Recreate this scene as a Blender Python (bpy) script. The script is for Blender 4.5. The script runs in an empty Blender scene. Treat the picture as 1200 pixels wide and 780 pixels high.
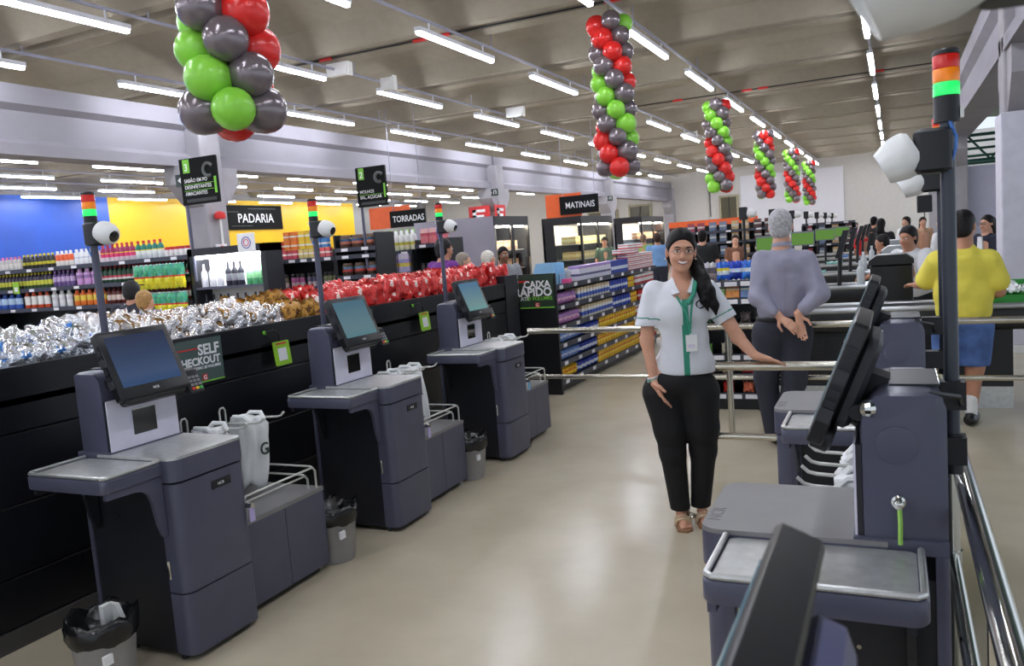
import bpy, bmesh, math, random
import numpy as np
from mathutils import Vector, Matrix

random.seed(7)
SC = bpy.context.scene
COL = SC.collection
PI = math.pi

# ------------------------------------------------------------------ camera
CAM_H = 1.65
FPX, YAW, PITCH, ROLL = 954.2, 0.44369, 0.105735, 0.075962
_cy, _sy, _cp, _sp = math.cos(YAW), math.sin(YAW), math.cos(PITCH), math.sin(PITCH)
_F = Vector((-_sy*_cp, _cy*_cp, -_sp)); _R = Vector((_cy, _sy, 0)); _D = _F.cross(_R)
_cr, _sr = math.cos(ROLL), math.sin(ROLL)
_R2 = _R*_cr + _D*_sr; _D2 = -_R*_sr + _D*_cr
_U2 = -_D2; _B = -_F
cam_data = bpy.data.cameras.new('camera')
cam = bpy.data.objects.new('camera', cam_data); COL.objects.link(cam)
cam.matrix_world = Matrix(((_R2.x, _U2.x, _B.x, 0), (_R2.y, _U2.y, _B.y, 0), (_R2.z, _U2.z, _B.z, CAM_H), (0, 0, 0, 1)))
cam_data.sensor_fit = 'HORIZONTAL'; cam_data.sensor_width = 36.0
cam_data.lens = FPX/1200*36.0
cam_data.clip_start = 0.05; cam_data.clip_end = 200
cam_data.dof.use_dof = True; cam_data.dof.focus_distance = 4.6; cam_data.dof.aperture_fstop = 9.0
SC.camera = cam

# ------------------------------------------------------------------ world / exposure
W = bpy.data.worlds.new('daylight'); SC.world = W; W.use_nodes = True
bg = W.node_tree.nodes['Background']; bg.inputs[0].default_value = (0.78, 0.87, 1.0, 1); bg.inputs[1].default_value = 1.0
SC.view_settings.view_transform = 'Standard'; SC.view_settings.look = 'None'
SC.view_settings.gamma = 1.0; SC.view_settings.use_curve_mapping = False
SC.view_settings.exposure = 0.15
TUBE = 55.0      # emission strength of the ceiling tubes

# ------------------------------------------------------------------ materials
MATS = {}
def srgb(c):
    def f(v):
        v = v/255.0
        return v/12.92 if v <= 0.04045 else ((v+0.055)/1.055)**2.4
    return (f(c[0]), f(c[1]), f(c[2]), 1)
def mat(name, col, rough=0.5, metal=0.0, var=0.06, scale=8.0, bump=0.0, bscale=60.0, spec=0.5, coat=0.0, trans=0.0, alpha=1.0, emit=None, estr=0.0, wear=None, bdist=0.01, bdet=5):
    if name in MATS: return MATS[name]
    m = bpy.data.materials.new(name); m.use_nodes = True
    nt = m.node_tree; b = nt.nodes['Principled BSDF']
    c = srgb(col)
    b.inputs['Roughness'].default_value = rough; b.inputs['Metallic'].default_value = metal
    b.inputs['Specular IOR Level'].default_value = spec
    b.inputs['Coat Weight'].default_value = coat
    b.inputs['Transmission Weight'].default_value = trans
    b.inputs['Alpha'].default_value = alpha
    tc = nt.nodes.new('ShaderNodeTexCoord')
    n = nt.nodes.new('ShaderNodeTexNoise'); n.inputs['Scale'].default_value = scale; n.inputs['Detail'].default_value = 4
    nt.links.new(tc.outputs['Object'], n.inputs['Vector'])
    r = nt.nodes.new('ShaderNodeValToRGB')
    r.color_ramp.elements[0].position = 0.3; r.color_ramp.elements[1].position = 0.7
    lo = [max(0, x*(1-var)) for x in c[:3]]; hi = [min(1, x*(1+var)) for x in c[:3]]
    if wear: hi = srgb(wear)[:3]
    r.color_ramp.elements[0].color = (*lo, 1); r.color_ramp.elements[1].color = (*hi, 1)
    nt.links.new(n.outputs['Fac'], r.inputs['Fac']); nt.links.new(r.outputs['Color'], b.inputs['Base Color'])
    if bump > 0:
        n2 = nt.nodes.new('ShaderNodeTexNoise'); n2.inputs['Scale'].default_value = bscale; n2.inputs['Detail'].default_value = bdet
        nt.links.new(tc.outputs['Object'], n2.inputs['Vector'])
        bp = nt.nodes.new('ShaderNodeBump'); bp.inputs['Strength'].default_value = bump; bp.inputs['Distance'].default_value = bdist
        nt.links.new(n2.outputs['Fac'], bp.inputs['Height']); nt.links.new(bp.outputs['Normal'], b.inputs['Normal'])
    if emit:
        b.inputs['Emission Color'].default_value = srgb(emit); b.inputs['Emission Strength'].default_value = estr
    MATS[name] = m
    return m
def band(name, stops, rough=0.4, axis='Z', print_amt=0.25, pscale=9.0, metal=0.0):
    """pack print: constant colour bands along an axis of the generated box, with printed blotches"""
    if name in MATS: return MATS[name]
    m = bpy.data.materials.new(name); m.use_nodes = True
    nt = m.node_tree; b = nt.nodes['Principled BSDF']; b.inputs['Roughness'].default_value = rough; b.inputs['Metallic'].default_value = metal
    tc = nt.nodes.new('ShaderNodeTexCoord'); sep = nt.nodes.new('ShaderNodeSeparateXYZ')
    nt.links.new(tc.outputs['Generated'], sep.inputs[0])
    r = nt.nodes.new('ShaderNodeValToRGB'); r.color_ramp.interpolation = 'CONSTANT'
    e = r.color_ramp.elements
    e[0].position = stops[0][0]; e[0].color = srgb(stops[0][1])
    e[1].position = stops[1][0] if len(stops) > 1 else 0.999; e[1].color = srgb(stops[1][1] if len(stops) > 1 else stops[0][1])
    for p, c in stops[2:]:
        x = e.new(p); x.color = srgb(c)
    nt.links.new(sep.outputs[axis], r.inputs['Fac'])
    v = nt.nodes.new('ShaderNodeTexVoronoi'); v.inputs['Scale'].default_value = pscale
    nt.links.new(tc.outputs['Generated'], v.inputs['Vector'])
    mx = nt.nodes.new('ShaderNodeMixRGB'); mx.blend_type = 'SOFT_LIGHT'; mx.inputs['Fac'].default_value = print_amt
    nt.links.new(r.outputs['Color'], mx.inputs['Color1']); nt.links.new(v.outputs['Color'], mx.inputs['Color2'])
    nt.links.new(mx.outputs['Color'], b.inputs['Base Color'])
    MATS[name] = m
    return m
def emis(name, col, strength):
    if name in MATS: return MATS[name]
    m = bpy.data.materials.new(name); m.use_nodes = True
    nt = m.node_tree; nt.nodes.clear()
    o = nt.nodes.new('ShaderNodeOutputMaterial'); e = nt.nodes.new('ShaderNodeEmission')
    e.inputs['Color'].default_value = srgb(col); e.inputs['Strength'].default_value = strength
    nt.links.new(e.outputs[0], o.inputs[0]); MATS[name] = m
    return m

M_black = mat('black_plastic', (20, 21, 25), 0.45)
M_blackpaint = mat('black_shelf_paint', (17, 18, 23), 0.42, var=0.15, scale=3)
M_panel = mat('black_panel_paint', (12, 13, 20), 0.38, var=0.2, scale=2.0)
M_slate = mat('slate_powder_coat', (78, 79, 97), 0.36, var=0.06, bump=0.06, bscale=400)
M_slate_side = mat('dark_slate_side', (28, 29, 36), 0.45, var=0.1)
M_steel = mat('brushed_steel', (204, 205, 203), 0.36, 0.75, var=0.1, scale=30)
M_grey_top = mat('grey_counter', (126, 124, 124), 0.42, var=0.05)
M_chrome = mat('chrome_tube', (205, 205, 200), 0.12, 1.0, var=0.03)
M_satin = mat('satin_tube', (200, 196, 184), 0.25, 1.0, var=0.05)
M_wire = mat('white_wire', (200, 200, 195), 0.35, 0.2)
M_white = mat('white_plastic', (232, 232, 230), 0.4)
M_lilac = mat('scanner_white', (216, 212, 226), 0.45)
M_glassblk = mat('dark_scanner_glass', (24, 22, 24), 0.1, spec=0.8)
M_bezel = mat('monitor_black', (22, 22, 25), 0.35)
M_monback = mat('monitor_dark_back', (46, 47, 52), 0.5, bump=0.1, bscale=300)
M_bag = mat('white_carrier_film', (236, 238, 238), 0.4, var=0.04, bump=0.25, bscale=40)
M_bin = mat('grey_bin', (148, 145, 143), 0.5)
M_liner = mat('black_bin_liner', (18, 18, 20), 0.22, bump=0.4, bscale=30)
M_red = mat('tower_red', (190, 30, 24), 0.25, emit=(255, 40, 20), estr=0.10)
M_amber = mat('tower_amber', (240, 130, 20), 0.25, emit=(255, 140, 20), estr=0.15)
M_green = mat('tower_green', (40, 200, 90), 0.25, emit=(40, 255, 120), estr=0.6)
M_concrete = mat('column_concrete', (158, 154, 158), 0.8, var=0.08, scale=3, bump=0.15, bscale=25)
M_beam = mat('beam_concrete', (138, 134, 141), 0.8, var=0.07, scale=1.5, bump=0.12, bscale=25)
M_wallwhite = mat('painted_wall', (212, 208, 202), 0.8, var=0.03)
M_signblk = mat('sign_black', (16, 17, 17), 0.65, spec=0.15)
M_txt = mat('letter_white', (238, 238, 240), 0.5)
M_gtxt = mat('letter_green', (125, 200, 60), 0.5)
M_rtxt = mat('letter_red', (208, 40, 40), 0.5)

# ------------------------------------------------------------------ geometry helpers
def finish(name, verts, faces, m, parent=None, smooth=False, mats=None, fmi=None, recalc=True, auto=None):
    me = bpy.data.meshes.new(name)
    me.from_pydata([tuple(v) for v in verts], [], faces)
    if recalc:
        bm = bmesh.new(); bm.from_mesh(me); bmesh.ops.recalc_face_normals(bm, faces=bm.faces); bm.to_mesh(me); bm.free()
    for x in (mats or [m]): me.materials.append(x)
    if fmi is not None:
        me.polygons.foreach_set('material_index', list(fmi))
    if smooth:
        me.polygons.foreach_set('use_smooth', [True]*len(me.polygons))
        if auto: me.set_sharp_from_angle(angle=math.radians(auto))
    me.update()
    return link(name, me, parent)
def link(name, me, parent=None):
    o = bpy.data.objects.new(name, me); COL.objects.link(o)
    if parent is not None: o.parent = parent
    return o
def empty(name, loc=(0, 0, 0), rz=0.0):
    o = bpy.data.objects.new(name, None); COL.objects.link(o); o.location = loc; o.rotation_euler = (0, 0, rz)
    o.empty_display_size = 0.1
    return o
def tag(o, label=None, cat=None, group=None, kind=None):
    if label: o['label'] = label
    if cat: o['category'] = cat
    if group: o['group'] = group
    if kind: o['kind'] = kind
    return o
def dup(root, loc=None, rz=None, label=None, group=None):
    r = root.copy(); COL.objects.link(r)
    if loc is not None: r.location = loc
    if rz is not None: r.rotation_euler = (0, 0, rz)
    if label: r['label'] = label
    if group: r['group'] = group
    for ch in list(root.children):
        c = ch.copy(); COL.objects.link(c); c.parent = r
        for g in list(ch.children):
            d = g.copy(); COL.objects.link(d); d.parent = c
    return r
def rrect(x0, x1, y0, y1, r, n=4, corners=(1, 1, 1, 1)):
    """rounded rectangle ccw: corners order (x1,y0),(x1,y1),(x0,y1),(x0,y0)"""
    out = []
    cs = [((x1, y0), (-1, 1), -90), ((x1, y1), (-1, -1), 0), ((x0, y1), (1, -1), 90), ((x0, y0), (1, 1), 180)]
    for (c, s, a0), on in zip(cs, corners):
        if not on: out.append(c); continue
        cx, cy = c[0]+s[0]*r, c[1]+s[1]*r
        for i in range(n+1):
            a = math.radians(a0+90*i/n); out.append((cx+r*math.cos(a), cy+r*math.sin(a)))
    return out
class MB:
    def __init__(s): s.v = []; s.f = []; s.mi = []; s.cur = 0
    def add(s, vs, fs):
        o = len(s.v); s.v += [tuple(v) for v in vs]; s.f += [tuple(i+o for i in f) for f in fs]; s.mi += [s.cur]*len(fs); return s
    def box(s, x0, x1, y0, y1, z0, z1):
        vs = [(x, y, z) for x in (x0, x1) for y in (y0, y1) for z in (z0, z1)]
        return s.add(vs, [(0, 1, 3, 2), (4, 6, 7, 5), (0, 4, 5, 1), (2, 3, 7, 6), (0, 2, 6, 4), (1, 5, 7, 3)])
    def prism(s, poly, axis, lo, hi):
        n = len(poly)
        def P(p, h):
            return {'z': (p[0], p[1], h), 'y': (p[0], h, p[1]), 'x': (h, p[0], p[1])}[axis]
        vs = [P(p, lo) for p in poly]+[P(p, hi) for p in poly]
        fs = [tuple(range(n-1, -1, -1)), tuple(range(n, 2*n))]+[(i, (i+1) % n, n+(i+1) % n, n+i) for i in range(n)]
        return s.add(vs, fs)
    def cham(s, poly, axis, lo, hi, c):
        """prism whose two ends are chamfered by c (poly is shrunk towards its centre)"""
        n = len(poly); cx = sum(p[0] for p in poly)/n; cy = sum(p[1] for p in poly)/n
        wx = max(abs(p[0]-cx) for p in poly); wy = max(abs(p[1]-cy) for p in poly)
        sm = [(cx+(p[0]-cx)*(1-c/wx), cy+(p[1]-cy)*(1-c/wy)) for p in poly]
        def P(p, h):
            return {'z': (p[0], p[1], h), 'y': (p[0], h, p[1]), 'x': (h, p[0], p[1])}[axis]
        vs = [P(p, lo) for p in sm]+[P(p, lo+c) for p in poly]+[P(p, hi-c) for p in poly]+[P(p, hi) for p in sm]
        fs = [tuple(range(n-1, -1, -1)), tuple(range(3*n, 4*n))]
        for k in range(3): fs += [(k*n+i, k*n+(i+1) % n, (k+1)*n+(i+1) % n, (k+1)*n+i) for i in range(n)]
        return s.add(vs, fs)
    def lathe(s, prof, o=(0, 0, 0), ax=(0, 0, 1), n=16):
        ax = Vector(ax).normalized(); t = Vector((1, 0, 0)) if abs(ax.x) < 0.9 else Vector((0, 1, 0))
        e1 = ax.cross(t).normalized(); e2 = ax.cross(e1); o = Vector(o); vs = []; fs = []
        for r, h in prof:
            for i in range(n):
                a = 2*PI*i/n; vs.append(o+ax*h+(e1*math.cos(a)+e2*math.sin(a))*r)
        m = len(prof)
        for k in range(m-1):
            for i in range(n): fs.append((k*n+i, k*n+(i+1) % n, (k+1)*n+(i+1) % n, (k+1)*n+i))
        fs.append(tuple(range(n-1, -1, -1))); fs.append(tuple((m-1)*n+i for i in range(n)))
        return s.add(vs, fs)
    def cyl(s, a, b, r, n=12, r2=None):
        a = Vector(a); b = Vector(b); d = b-a
        return s.lathe([(r, 0), (r if r2 is None else r2, d.length)], a, d, n)
    def tube(s, pts, r, n=8):
        pts = [Vector(p) for p in pts]; vs = []; fs = []; e1 = None
        rr = r if isinstance(r, (list, tuple)) else [r]*len(pts)
        for k, p in enumerate(pts):
            d = ((pts[k+1]-p) if k == 0 else (p-pts[k-1]) if k == len(pts)-1 else (pts[k+1]-p).normalized()+(p-pts[k-1]).normalized()).normalized()
            if e1 is None:
                t = Vector((0, 0, 1)) if abs(d.z) < 0.9 else Vector((1, 0, 0)); e1 = d.cross(t).normalized()
            else:
                e1 = (e1-d*e1.dot(d)).normalized()
            e2 = d.cross(e1)
            for i in range(n):
                a = 2*PI*i/n; vs.append(p+(e1*math.cos(a)+e2*math.sin(a))*rr[k])
        for k in range(len(pts)-1):
            for i in range(n): fs.append((k*n+i, k*n+(i+1) % n, (k+1)*n+(i+1) % n, (k+1)*n+i))
        fs.append(tuple(range(n-1, -1, -1))); fs.append(tuple((len(pts)-1)*n+i for i in range(n)))
        return s.add(vs, fs)
    def sphere(s, c, r, n=16, m=10, sc=(1, 1, 1)):
        vs = [(c[0], c[1], c[2]-r*sc[2])]; fs = []
        for j in range(1, m):
            t = PI*j/m
            for i in range(n):
                a = 2*PI*i/n; vs.append((c[0]+r*sc[0]*math.sin(t)*math.cos(a), c[1]+r*sc[1]*math.sin(t)*math.sin(a), c[2]-r*sc[2]*math.cos(t)))
        vs.append((c[0], c[1], c[2]+r*sc[2])); L = len(vs)-1
        for i in range(n):
            fs.append((0, 1+(i+1) % n, 1+i)); fs.append((L, 1+(m-2)*n+i, 1+(m-2)*n+(i+1) % n))
        for j in range(m-2):
            for i in range(n): fs.append((1+j*n+i, 1+j*n+(i+1) % n, 1+(j+1)*n+(i+1) % n, 1+(j+1)*n+i))
        return s.add(vs, fs)
    def xf(s, fn): s.v = [tuple(fn(v)) for v in s.v]; return s
    def build(s, name, m, parent=None, smooth=False, mats=None, auto=40):
        return finish(name, s.v, s.f, m, parent, smooth, mats, s.mi if mats else None, True, auto if smooth else None)
def bxo(name, m, parent, *b):
    return MB().box(*b).build(name, m, parent)

def text(name, body, size, loc, right, up, m, parent=None, align='LEFT', bold=0.0, depth=0.001, wide=1.0):
    cu = bpy.data.curves.new(name, 'FONT'); cu.body = body; cu.size = size; cu.align_x = align; cu.align_y = 'BOTTOM_BASELINE'
    cu.extrude = depth; cu.offset = bold*size; cu.resolution_u = 3
    tmp = bpy.data.objects.new('tmp_text', cu); COL.objects.link(tmp)
    dg = bpy.context.evaluated_depsgraph_get(); dg.update()
    me = bpy.data.meshes.new_from_object(tmp.evaluated_get(dg))
    bpy.data.objects.remove(tmp)
    r = Vector(right).normalized(); u = Vector(up).normalized(); n = r.cross(u)
    M = Matrix(((r.x*wide, u.x, n.x, loc[0]), (r.y*wide, u.y, n.y, loc[1]), (r.z*wide, u.z, n.z, loc[2]), (0, 0, 0, 1)))
    me.transform(M); me.materials.clear(); me.materials.append(m)
    o = bpy.data.objects.new(name, me); COL.objects.link(o)
    if parent is not None: o.parent = parent
    return o

# ------------------------------------------------------------------ smooth bodies from distance fields
def surface_nets(D, org, res):
    nx, ny, nz = D.shape; I = D < 0
    cnt = np.zeros((nx-1, ny-1, nz-1), np.int8)
    for a in (0, 1):
        for b in (0, 1):
            for c in (0, 1): cnt += I[a:nx-1+a, b:ny-1+b, c:nz-1+c]
    act = np.argwhere((cnt > 0) & (cnt < 8)); n = len(act)
    cid = -np.ones(cnt.shape, np.int32); cid[act[:, 0], act[:, 1], act[:, 2]] = np.arange(n)
    cor = [(a, b, c) for a in (0, 1) for b in (0, 1) for c in (0, 1)]
    val = np.stack([D[act[:, 0]+a, act[:, 1]+b, act[:, 2]+c] for a, b, c in cor], 1)
    acc = np.zeros((n, 3)); k = np.zeros(n)
    for i, p in enumerate(cor):
        for j, q in enumerate(cor):
            if j > i and sum(abs(p[t]-q[t]) for t in range(3)) == 1:
                v0, v1 = val[:, i], val[:, j]; mk = (v0 < 0) != (v1 < 0)
                t = np.where(mk, v0/np.where(v0 == v1, 1, v0-v1), 0)
                pt = np.array(p)[None]*(1-t)[:, None]+np.array(q)[None]*t[:, None]
                acc += np.where(mk[:, None], pt, 0); k += mk
    verts = (act+acc/k[:, None])*res+np.array(org)
    faces = []
    for ax in range(3):
        o1, o2 = [(1, 2), (0, 2), (0, 1)][ax]
        sl0 = [slice(1, s-1) for s in D.shape]; sl1 = [slice(1, s-1) for s in D.shape]
        sl0[ax] = slice(0, D.shape[ax]-1); sl1[ax] = slice(1, D.shape[ax])
        df = I[tuple(sl0)] != I[tuple(sl1)]
        e = np.argwhere(df); off = np.array([1, 1, 1]); off[ax] = 0; e = e+off
        ins = I[e[:, 0], e[:, 1], e[:, 2]]
        def cell(d1, d2):
            q = e.copy(); q[:, o1] -= d1; q[:, o2] -= d2; return cid[q[:, 0], q[:, 1], q[:, 2]]
        quad = np.stack([cell(1, 1), cell(0, 1), cell(0, 0), cell(1, 0)], 1)
        flip = ins if ax != 1 else ~ins
        quad[~flip] = quad[~flip][:, ::-1]
        faces.append(quad)
    return verts, np.concatenate(faces)
def cap(a, b, ra, rb=None, k=0.02): return ('c', np.array(a, float), np.array(b, float), ra, ra if rb is None else rb, k)
def ell(c, r, k=0.02, R=None): return ('e', np.array(c, float), np.array(r, float), R, 0, k)
def sub(p): return ('s', p)
def half(n, c): return ('h', np.array(n, float), c)          # keep n.p > c
def chain(pts, rs, k=0.015): return [cap(pts[i], pts[i+1], rs[i], rs[i+1], k) for i in range(len(pts)-1)]
def sdf_mesh(prims, res):
    def bounds(p):
        if p[0] == 'c': return np.minimum(p[1]-p[3], p[2]-p[4]), np.maximum(p[1]+p[3], p[2]+p[4])
        m = p[2].max() if p[3] is not None else p[2]
        return p[1]-m, p[1]+m
    us = [p for p in prims if p[0] in 'ce']
    lo = np.min([bounds(p)[0] for p in us], 0)-3*res-0.01; hi = np.max([bounds(p)[1] for p in us], 0)+3*res+0.01
    N = np.ceil((hi-lo)/res).astype(int)+1
    ax = [lo[i]+res*np.arange(N[i]) for i in range(3)]
    D = np.full(tuple(N), 1.0, np.float32)
    def ev(p, sl):
        X = ax[0][sl[0]][:, None, None]; Y = ax[1][sl[1]][None, :, None]; Z = ax[2][sl[2]][None, None, :]
        if p[0] == 'c':
            a, b = p[1], p[2]; d = b-a; L = d@d+1e-12
            px, py, pz = X-a[0], Y-a[1], Z-a[2]
            h = np.clip((px*d[0]+py*d[1]+pz*d[2])/L, 0, 1)
            return np.sqrt((px-h*d[0])**2+(py-h*d[1])**2+(pz-h*d[2])**2)-(p[3]+(p[4]-p[3])*h)
        c, r, R = p[1], p[2], p[3]; px, py, pz = X-c[0], Y-c[1], Z-c[2]
        if R is not None: px, py, pz = [R[0, i]*px+R[1, i]*py+R[2, i]*pz for i in range(3)]
        k0 = np.sqrt((px/r[0])**2+(py/r[1])**2+(pz/r[2])**2); k1 = np.sqrt((px/r[0]**2)**2+(py/r[1]**2)**2+(pz/r[2]**2)**2)+1e-9
        return k0*(k0-1)/k1
    def slices(p, m):
        a, b = bounds(p); i0 = np.clip(np.floor((a-m-lo)/res).astype(int), 0, N); i1 = np.clip(np.ceil((b+m-lo)/res).astype(int)+1, 0, N)
        return tuple(slice(i0[i], i1[i]) for i in range(3))
    for p in prims:
        if p[0] in 'ce':
            k = max(p[5], 1e-5); sl = slices(p, 2*k+2.5*res); d = ev(p, sl); a = D[sl]
            h = np.clip(0.5+0.5*(a-d)/k, 0, 1); D[sl] = a*(1-h)+d*h-k*h*(1-h)
        elif p[0] == 's':
            sl = slices(p[1], 3*res); D[sl] = np.maximum(D[sl], -ev(p[1], sl))
        elif p[0] == 'h':
            n, c = p[1], p[2]
            D = np.maximum(D, (c-(ax[0][:, None, None]*n[0]+ax[1][None, :, None]*n[1]+ax[2][None, None, :]*n[2])).astype(np.float32))
    return surface_nets(D, lo, res)
def sdf_obj(name, prims, res, m, parent=None, mats=None, fn=None):
    v, f = sdf_mesh(prims, res)
    me = bpy.data.meshes.new(name)
    me.vertices.add(len(v)); me.vertices.foreach_set('co', v.astype(np.float32).ravel())
    me.loops.add(len(f)*4); me.loops.foreach_set('vertex_index', f.astype(np.int32).ravel())
    me.polygons.add(len(f)); me.polygons.foreach_set('loop_start', (np.arange(len(f))*4).astype(np.int32))
    for x in (mats or [m]): me.materials.append(x)
    if fn is not None: me.polygons.foreach_set('material_index', fn(v[f].mean(1)).astype(np.int32))
    me.polygons.foreach_set('use_smooth', np.ones(len(f), bool))
    me.update(calc_edges=True); me.validate()
    return link(name, me, parent)
# ================================================================== the setting
ORDN = ('first', 'second', 'third', 'fourth', 'fifth', 'sixth')
def floor_mat():
    m = bpy.data.materials.new('polished_concrete_floor'); m.use_nodes = True; nt = m.node_tree; b = nt.nodes['Principled BSDF']
    tc = nt.nodes.new('ShaderNodeTexCoord')
    n = nt.nodes.new('ShaderNodeTexNoise'); n.inputs['Scale'].default_value = 0.9; n.inputs['Detail'].default_value = 8; n.inputs['Roughness'].default_value = 0.6
    nt.links.new(tc.outputs['Object'], n.inputs['Vector'])
    r = nt.nodes.new('ShaderNodeValToRGB'); r.color_ramp.elements[0].position = 0.2; r.color_ramp.elements[1].position = 0.9
    r.color_ramp.elements[0].color = srgb((174, 163, 141)); r.color_ramp.elements[1].color = srgb((208, 197, 174))
    nt.links.new(n.outputs['Fac'], r.inputs['Fac'])
    nt.links.new(r.outputs['Color'], b.inputs['Base Color'])
    rr = nt.nodes.new('ShaderNodeMapRange'); rr.inputs['To Min'].default_value = 0.17; rr.inputs['To Max'].default_value = 0.255
    nt.links.new(n.outputs['Fac'], rr.inputs['Value']); nt.links.new(rr.outputs['Result'], b.inputs['Roughness'])
    b.inputs['Specular IOR Level'].default_value = 0.45
    return m
fl = MB().box(-26.3, 8, -9, 44.5, -0.2, 0).build('floor', floor_mat()); tag(fl, 'polished beige concrete floor of the shop', None, None, 'structure')

M_ceil = mat('ceiling_concrete', (150, 142, 128), 0.9, var=0.05, scale=7, bump=0.06, bscale=18, spec=0.1)
def make_ceiling(name, x0, x1, y0, n, label):
    root = empty(name, (0, 0, 0)); tag(root, label, None, None, 'structure')
    P = 3.1
    pr = [(0.07, 5.35), (0.07, 5.0), (0.12, 4.72), (0.36, 4.70), (0.62, 5.00), (1.35, 5.22), (1.75, 5.22), (2.48, 5.00), (2.74, 4.70), (2.98, 4.72), (3.03, 5.0), (3.03, 5.35)]
    proto = None
    for k in range(n):
        if proto is None: proto = o = MB().prism(pr, 'x', x0, x1).build('ceiling_panel', M_ceil, root)
        else: o = proto.copy(); COL.objects.link(o)
        o.location = (0, y0+P*k, 0)
    MB().box(x0, x1, y0, y0+P*n, 5.3, 5.5).build('roof_slab', M_ceil, root)
make_ceiling('ceiling', -11.1, 1.75, -8.0, 17, 'ribbed precast concrete ceiling over the checkout hall')
make_ceiling('ceiling', -26.2, -11.1, -8.0, 17, 'ribbed precast concrete ceiling beyond the left beam')

def beam(x0, x1, y0, y1, label):
    a = 0.14 if x1 > x0 else -0.14
    prof = [(x0, 4.36), (x0, 4.10), (x0+a*0.8, 4.02), (x0+a*0.8, 3.64), (x0, 3.56), (x0, 3.40), (x1, 3.40), (x1, 3.56), (x1-a*0.8, 3.64), (x1-a*0.8, 4.02), (x1, 4.10), (x1, 4.36)]
    o = MB().prism([(p[0], p[1]) for p in prof], 'y', y0, y1).build('concrete_beam', M_beam)
    tag(o, label, None, None, 'structure')
    return o
for k, (a, b) in enumerate(((-8, -0.35), (-0.2, 11.02), (11.12, 22.22), (22.32, 33.1), (33.2, 44.1))):
    beam(-10.8, -11.25, a, b, 'grey concrete beam on the left columns, %s bay from the front' % ORDN[k])
    beam(1.15, 1.65, a, b, 'grey concrete beam over the right columns, %s bay from the front' % ORDN[k])
def column(x0, x1, y, label, corbel=True, clad=None):
    root = empty('concrete_column', ((x0+x1)/2, y, 0)); tag(root, label, None, None, 'structure')
    w = abs(x1-x0)/2
    mb = MB().cham(rrect(-w, w, -0.24, 0.24, 0.03, 2), 'z', 0, 4.08, 0.02); mb.build('shaft', M_concrete, root)
    if corbel:
        for s in (-1, 1):
            MB().prism([(s*0.24, 3.40), (s*0.24, 2.72), (s*0.36, 2.82), (s*0.62, 3.10), (s*0.62, 3.40)], 'x', -w*0.85, w*0.85).build('corbel', M_concrete, root)
    if clad:
        MB().cham(rrect(-w-0.04, w+0.3, -0.30, 0.28, 0.02, 2), 'z', 0.09, 2.72, 0.01).build('cladding', mat('column_cladding', (206, 204, 216), 0.6), root)
        MB().box(-w-0.055, w+0.31, -0.315, 0.29, 0, 0.09).build('skirting', M_white, root)
    return root
for k, y in enumerate((-0.2, 11.1, 22.3, 33.1, 43.7)):
    column(-11.1, -10.6, y-(.3 if k == 1 else 0), 'square concrete column with corbels under the left beam, %s from the front' % ORDN[k])
for k, y in enumerate((11.1, 22.3, 33.1)):
    column(1.15, 1.6, y, 'concrete column under the right beam, %s from the front' % ORDN[k], True, k == 0)

# walls
wl = MB().box(-26.5, -26.2, -9, 44.5, 0, 5.4).build('wall_left', mat('far_left_wall', (150, 148, 146), 0.8)); tag(wl, 'grey wall behind the far left shelves', None, None, 'structure')
M_blue = mat('blue_wall_panel', (30, 84, 190), 0.35, var=0.12, scale=0.7)
M_yel = mat('yellow_wall_panel', (238, 190, 6), 0.4, var=0.05, scale=0.7)
M_org = mat('orange_panel', (214, 88, 28), 0.5, var=0.06)
y = -3.0; k = 0
for yy, m, nm in ((4.0, M_blue, 'blue'), (12.6, M_blue, 'blue'), (21.26, M_blue, 'blue'), (29.0, M_yel, 'yellow'), (36.4, M_yel, 'yellow')):
    k += 1
    o = MB().box(-26.2, -26.14, y+0.005, yy, 0.8, 4.56).build('wall_panel', m, wl)
    y = yy
wb = MB().box(-26.3, 8, 44.1, 44.4, 0, 5.4).build('wall_back', M_wallwhite); tag(wb, 'pale plastered far end wall', None, None, 'structure')
o = MB().box(-7.15, -2.2, 43.9, 44.1, 1.0, 4.35).build('wall_panel', mat('far_white_panel', (232, 230, 236), 0.6, var=0.01), wb)
for k, (xa, xb, za, zb) in enumerate(((-8.25, -7.35, 2.1, 3.4), (-13.2, -12.0, 2.5, 3.35), (-15.6, -13.9, 2.4, 3.2))):
    w = empty('window_%d' % (k+1), ((xa+xb)/2, 44.05, za)); tag(w, 'small brown tinted window in the far wall, %s from the right' % ORDN[k], None, None, 'structure')
    h = (xb-xa)/2; H = zb-za
    MB().box(-h, h, 0.0, 0.04, 0, H).build('pane', mat('brown_pane', (84, 78, 52), 0.25), w)
    fm = mat('window_frame', (170, 160, 130), 0.5)
    for s in (-1, 1): MB().box(s*h-0.05, s*h+0.05, -0.05, 0.05, -0.05, H+0.05).build('frame_upright', fm, w)
    for z in (0, H): MB().box(-h, h, -0.05, 0.05, z-0.05, z+0.05).build('frame_bar', fm, w)
    MB().box(-0.03, 0.03, -0.04, 0.04, 0, H).build('mullion', mat('window_mullion', (60, 54, 40), 0.5), w)
pp = MB().cyl((-8.75, 43.95, 2.4), (-8.75, 43.95, 4.7), 0.04).build('drop_pipe', mat('grey_conduit', (95, 95, 98), 0.5)); tag(pp, 'thin grey conduit running down the far wall', 'pipe')
wr = MB().box(1.28, 6.5, 22.6, 22.75, 0, 2.72).build('wall_right', mat('lilac_partition', (204, 200, 220), 0.6, var=0.02)); tag(wr, 'pale lilac partition wall at the right', None, None, 'structure')
MB().box(1.28, 6.5, 22.57, 22.6, 0, 0.1).build('skirting', M_white, wr)
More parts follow.
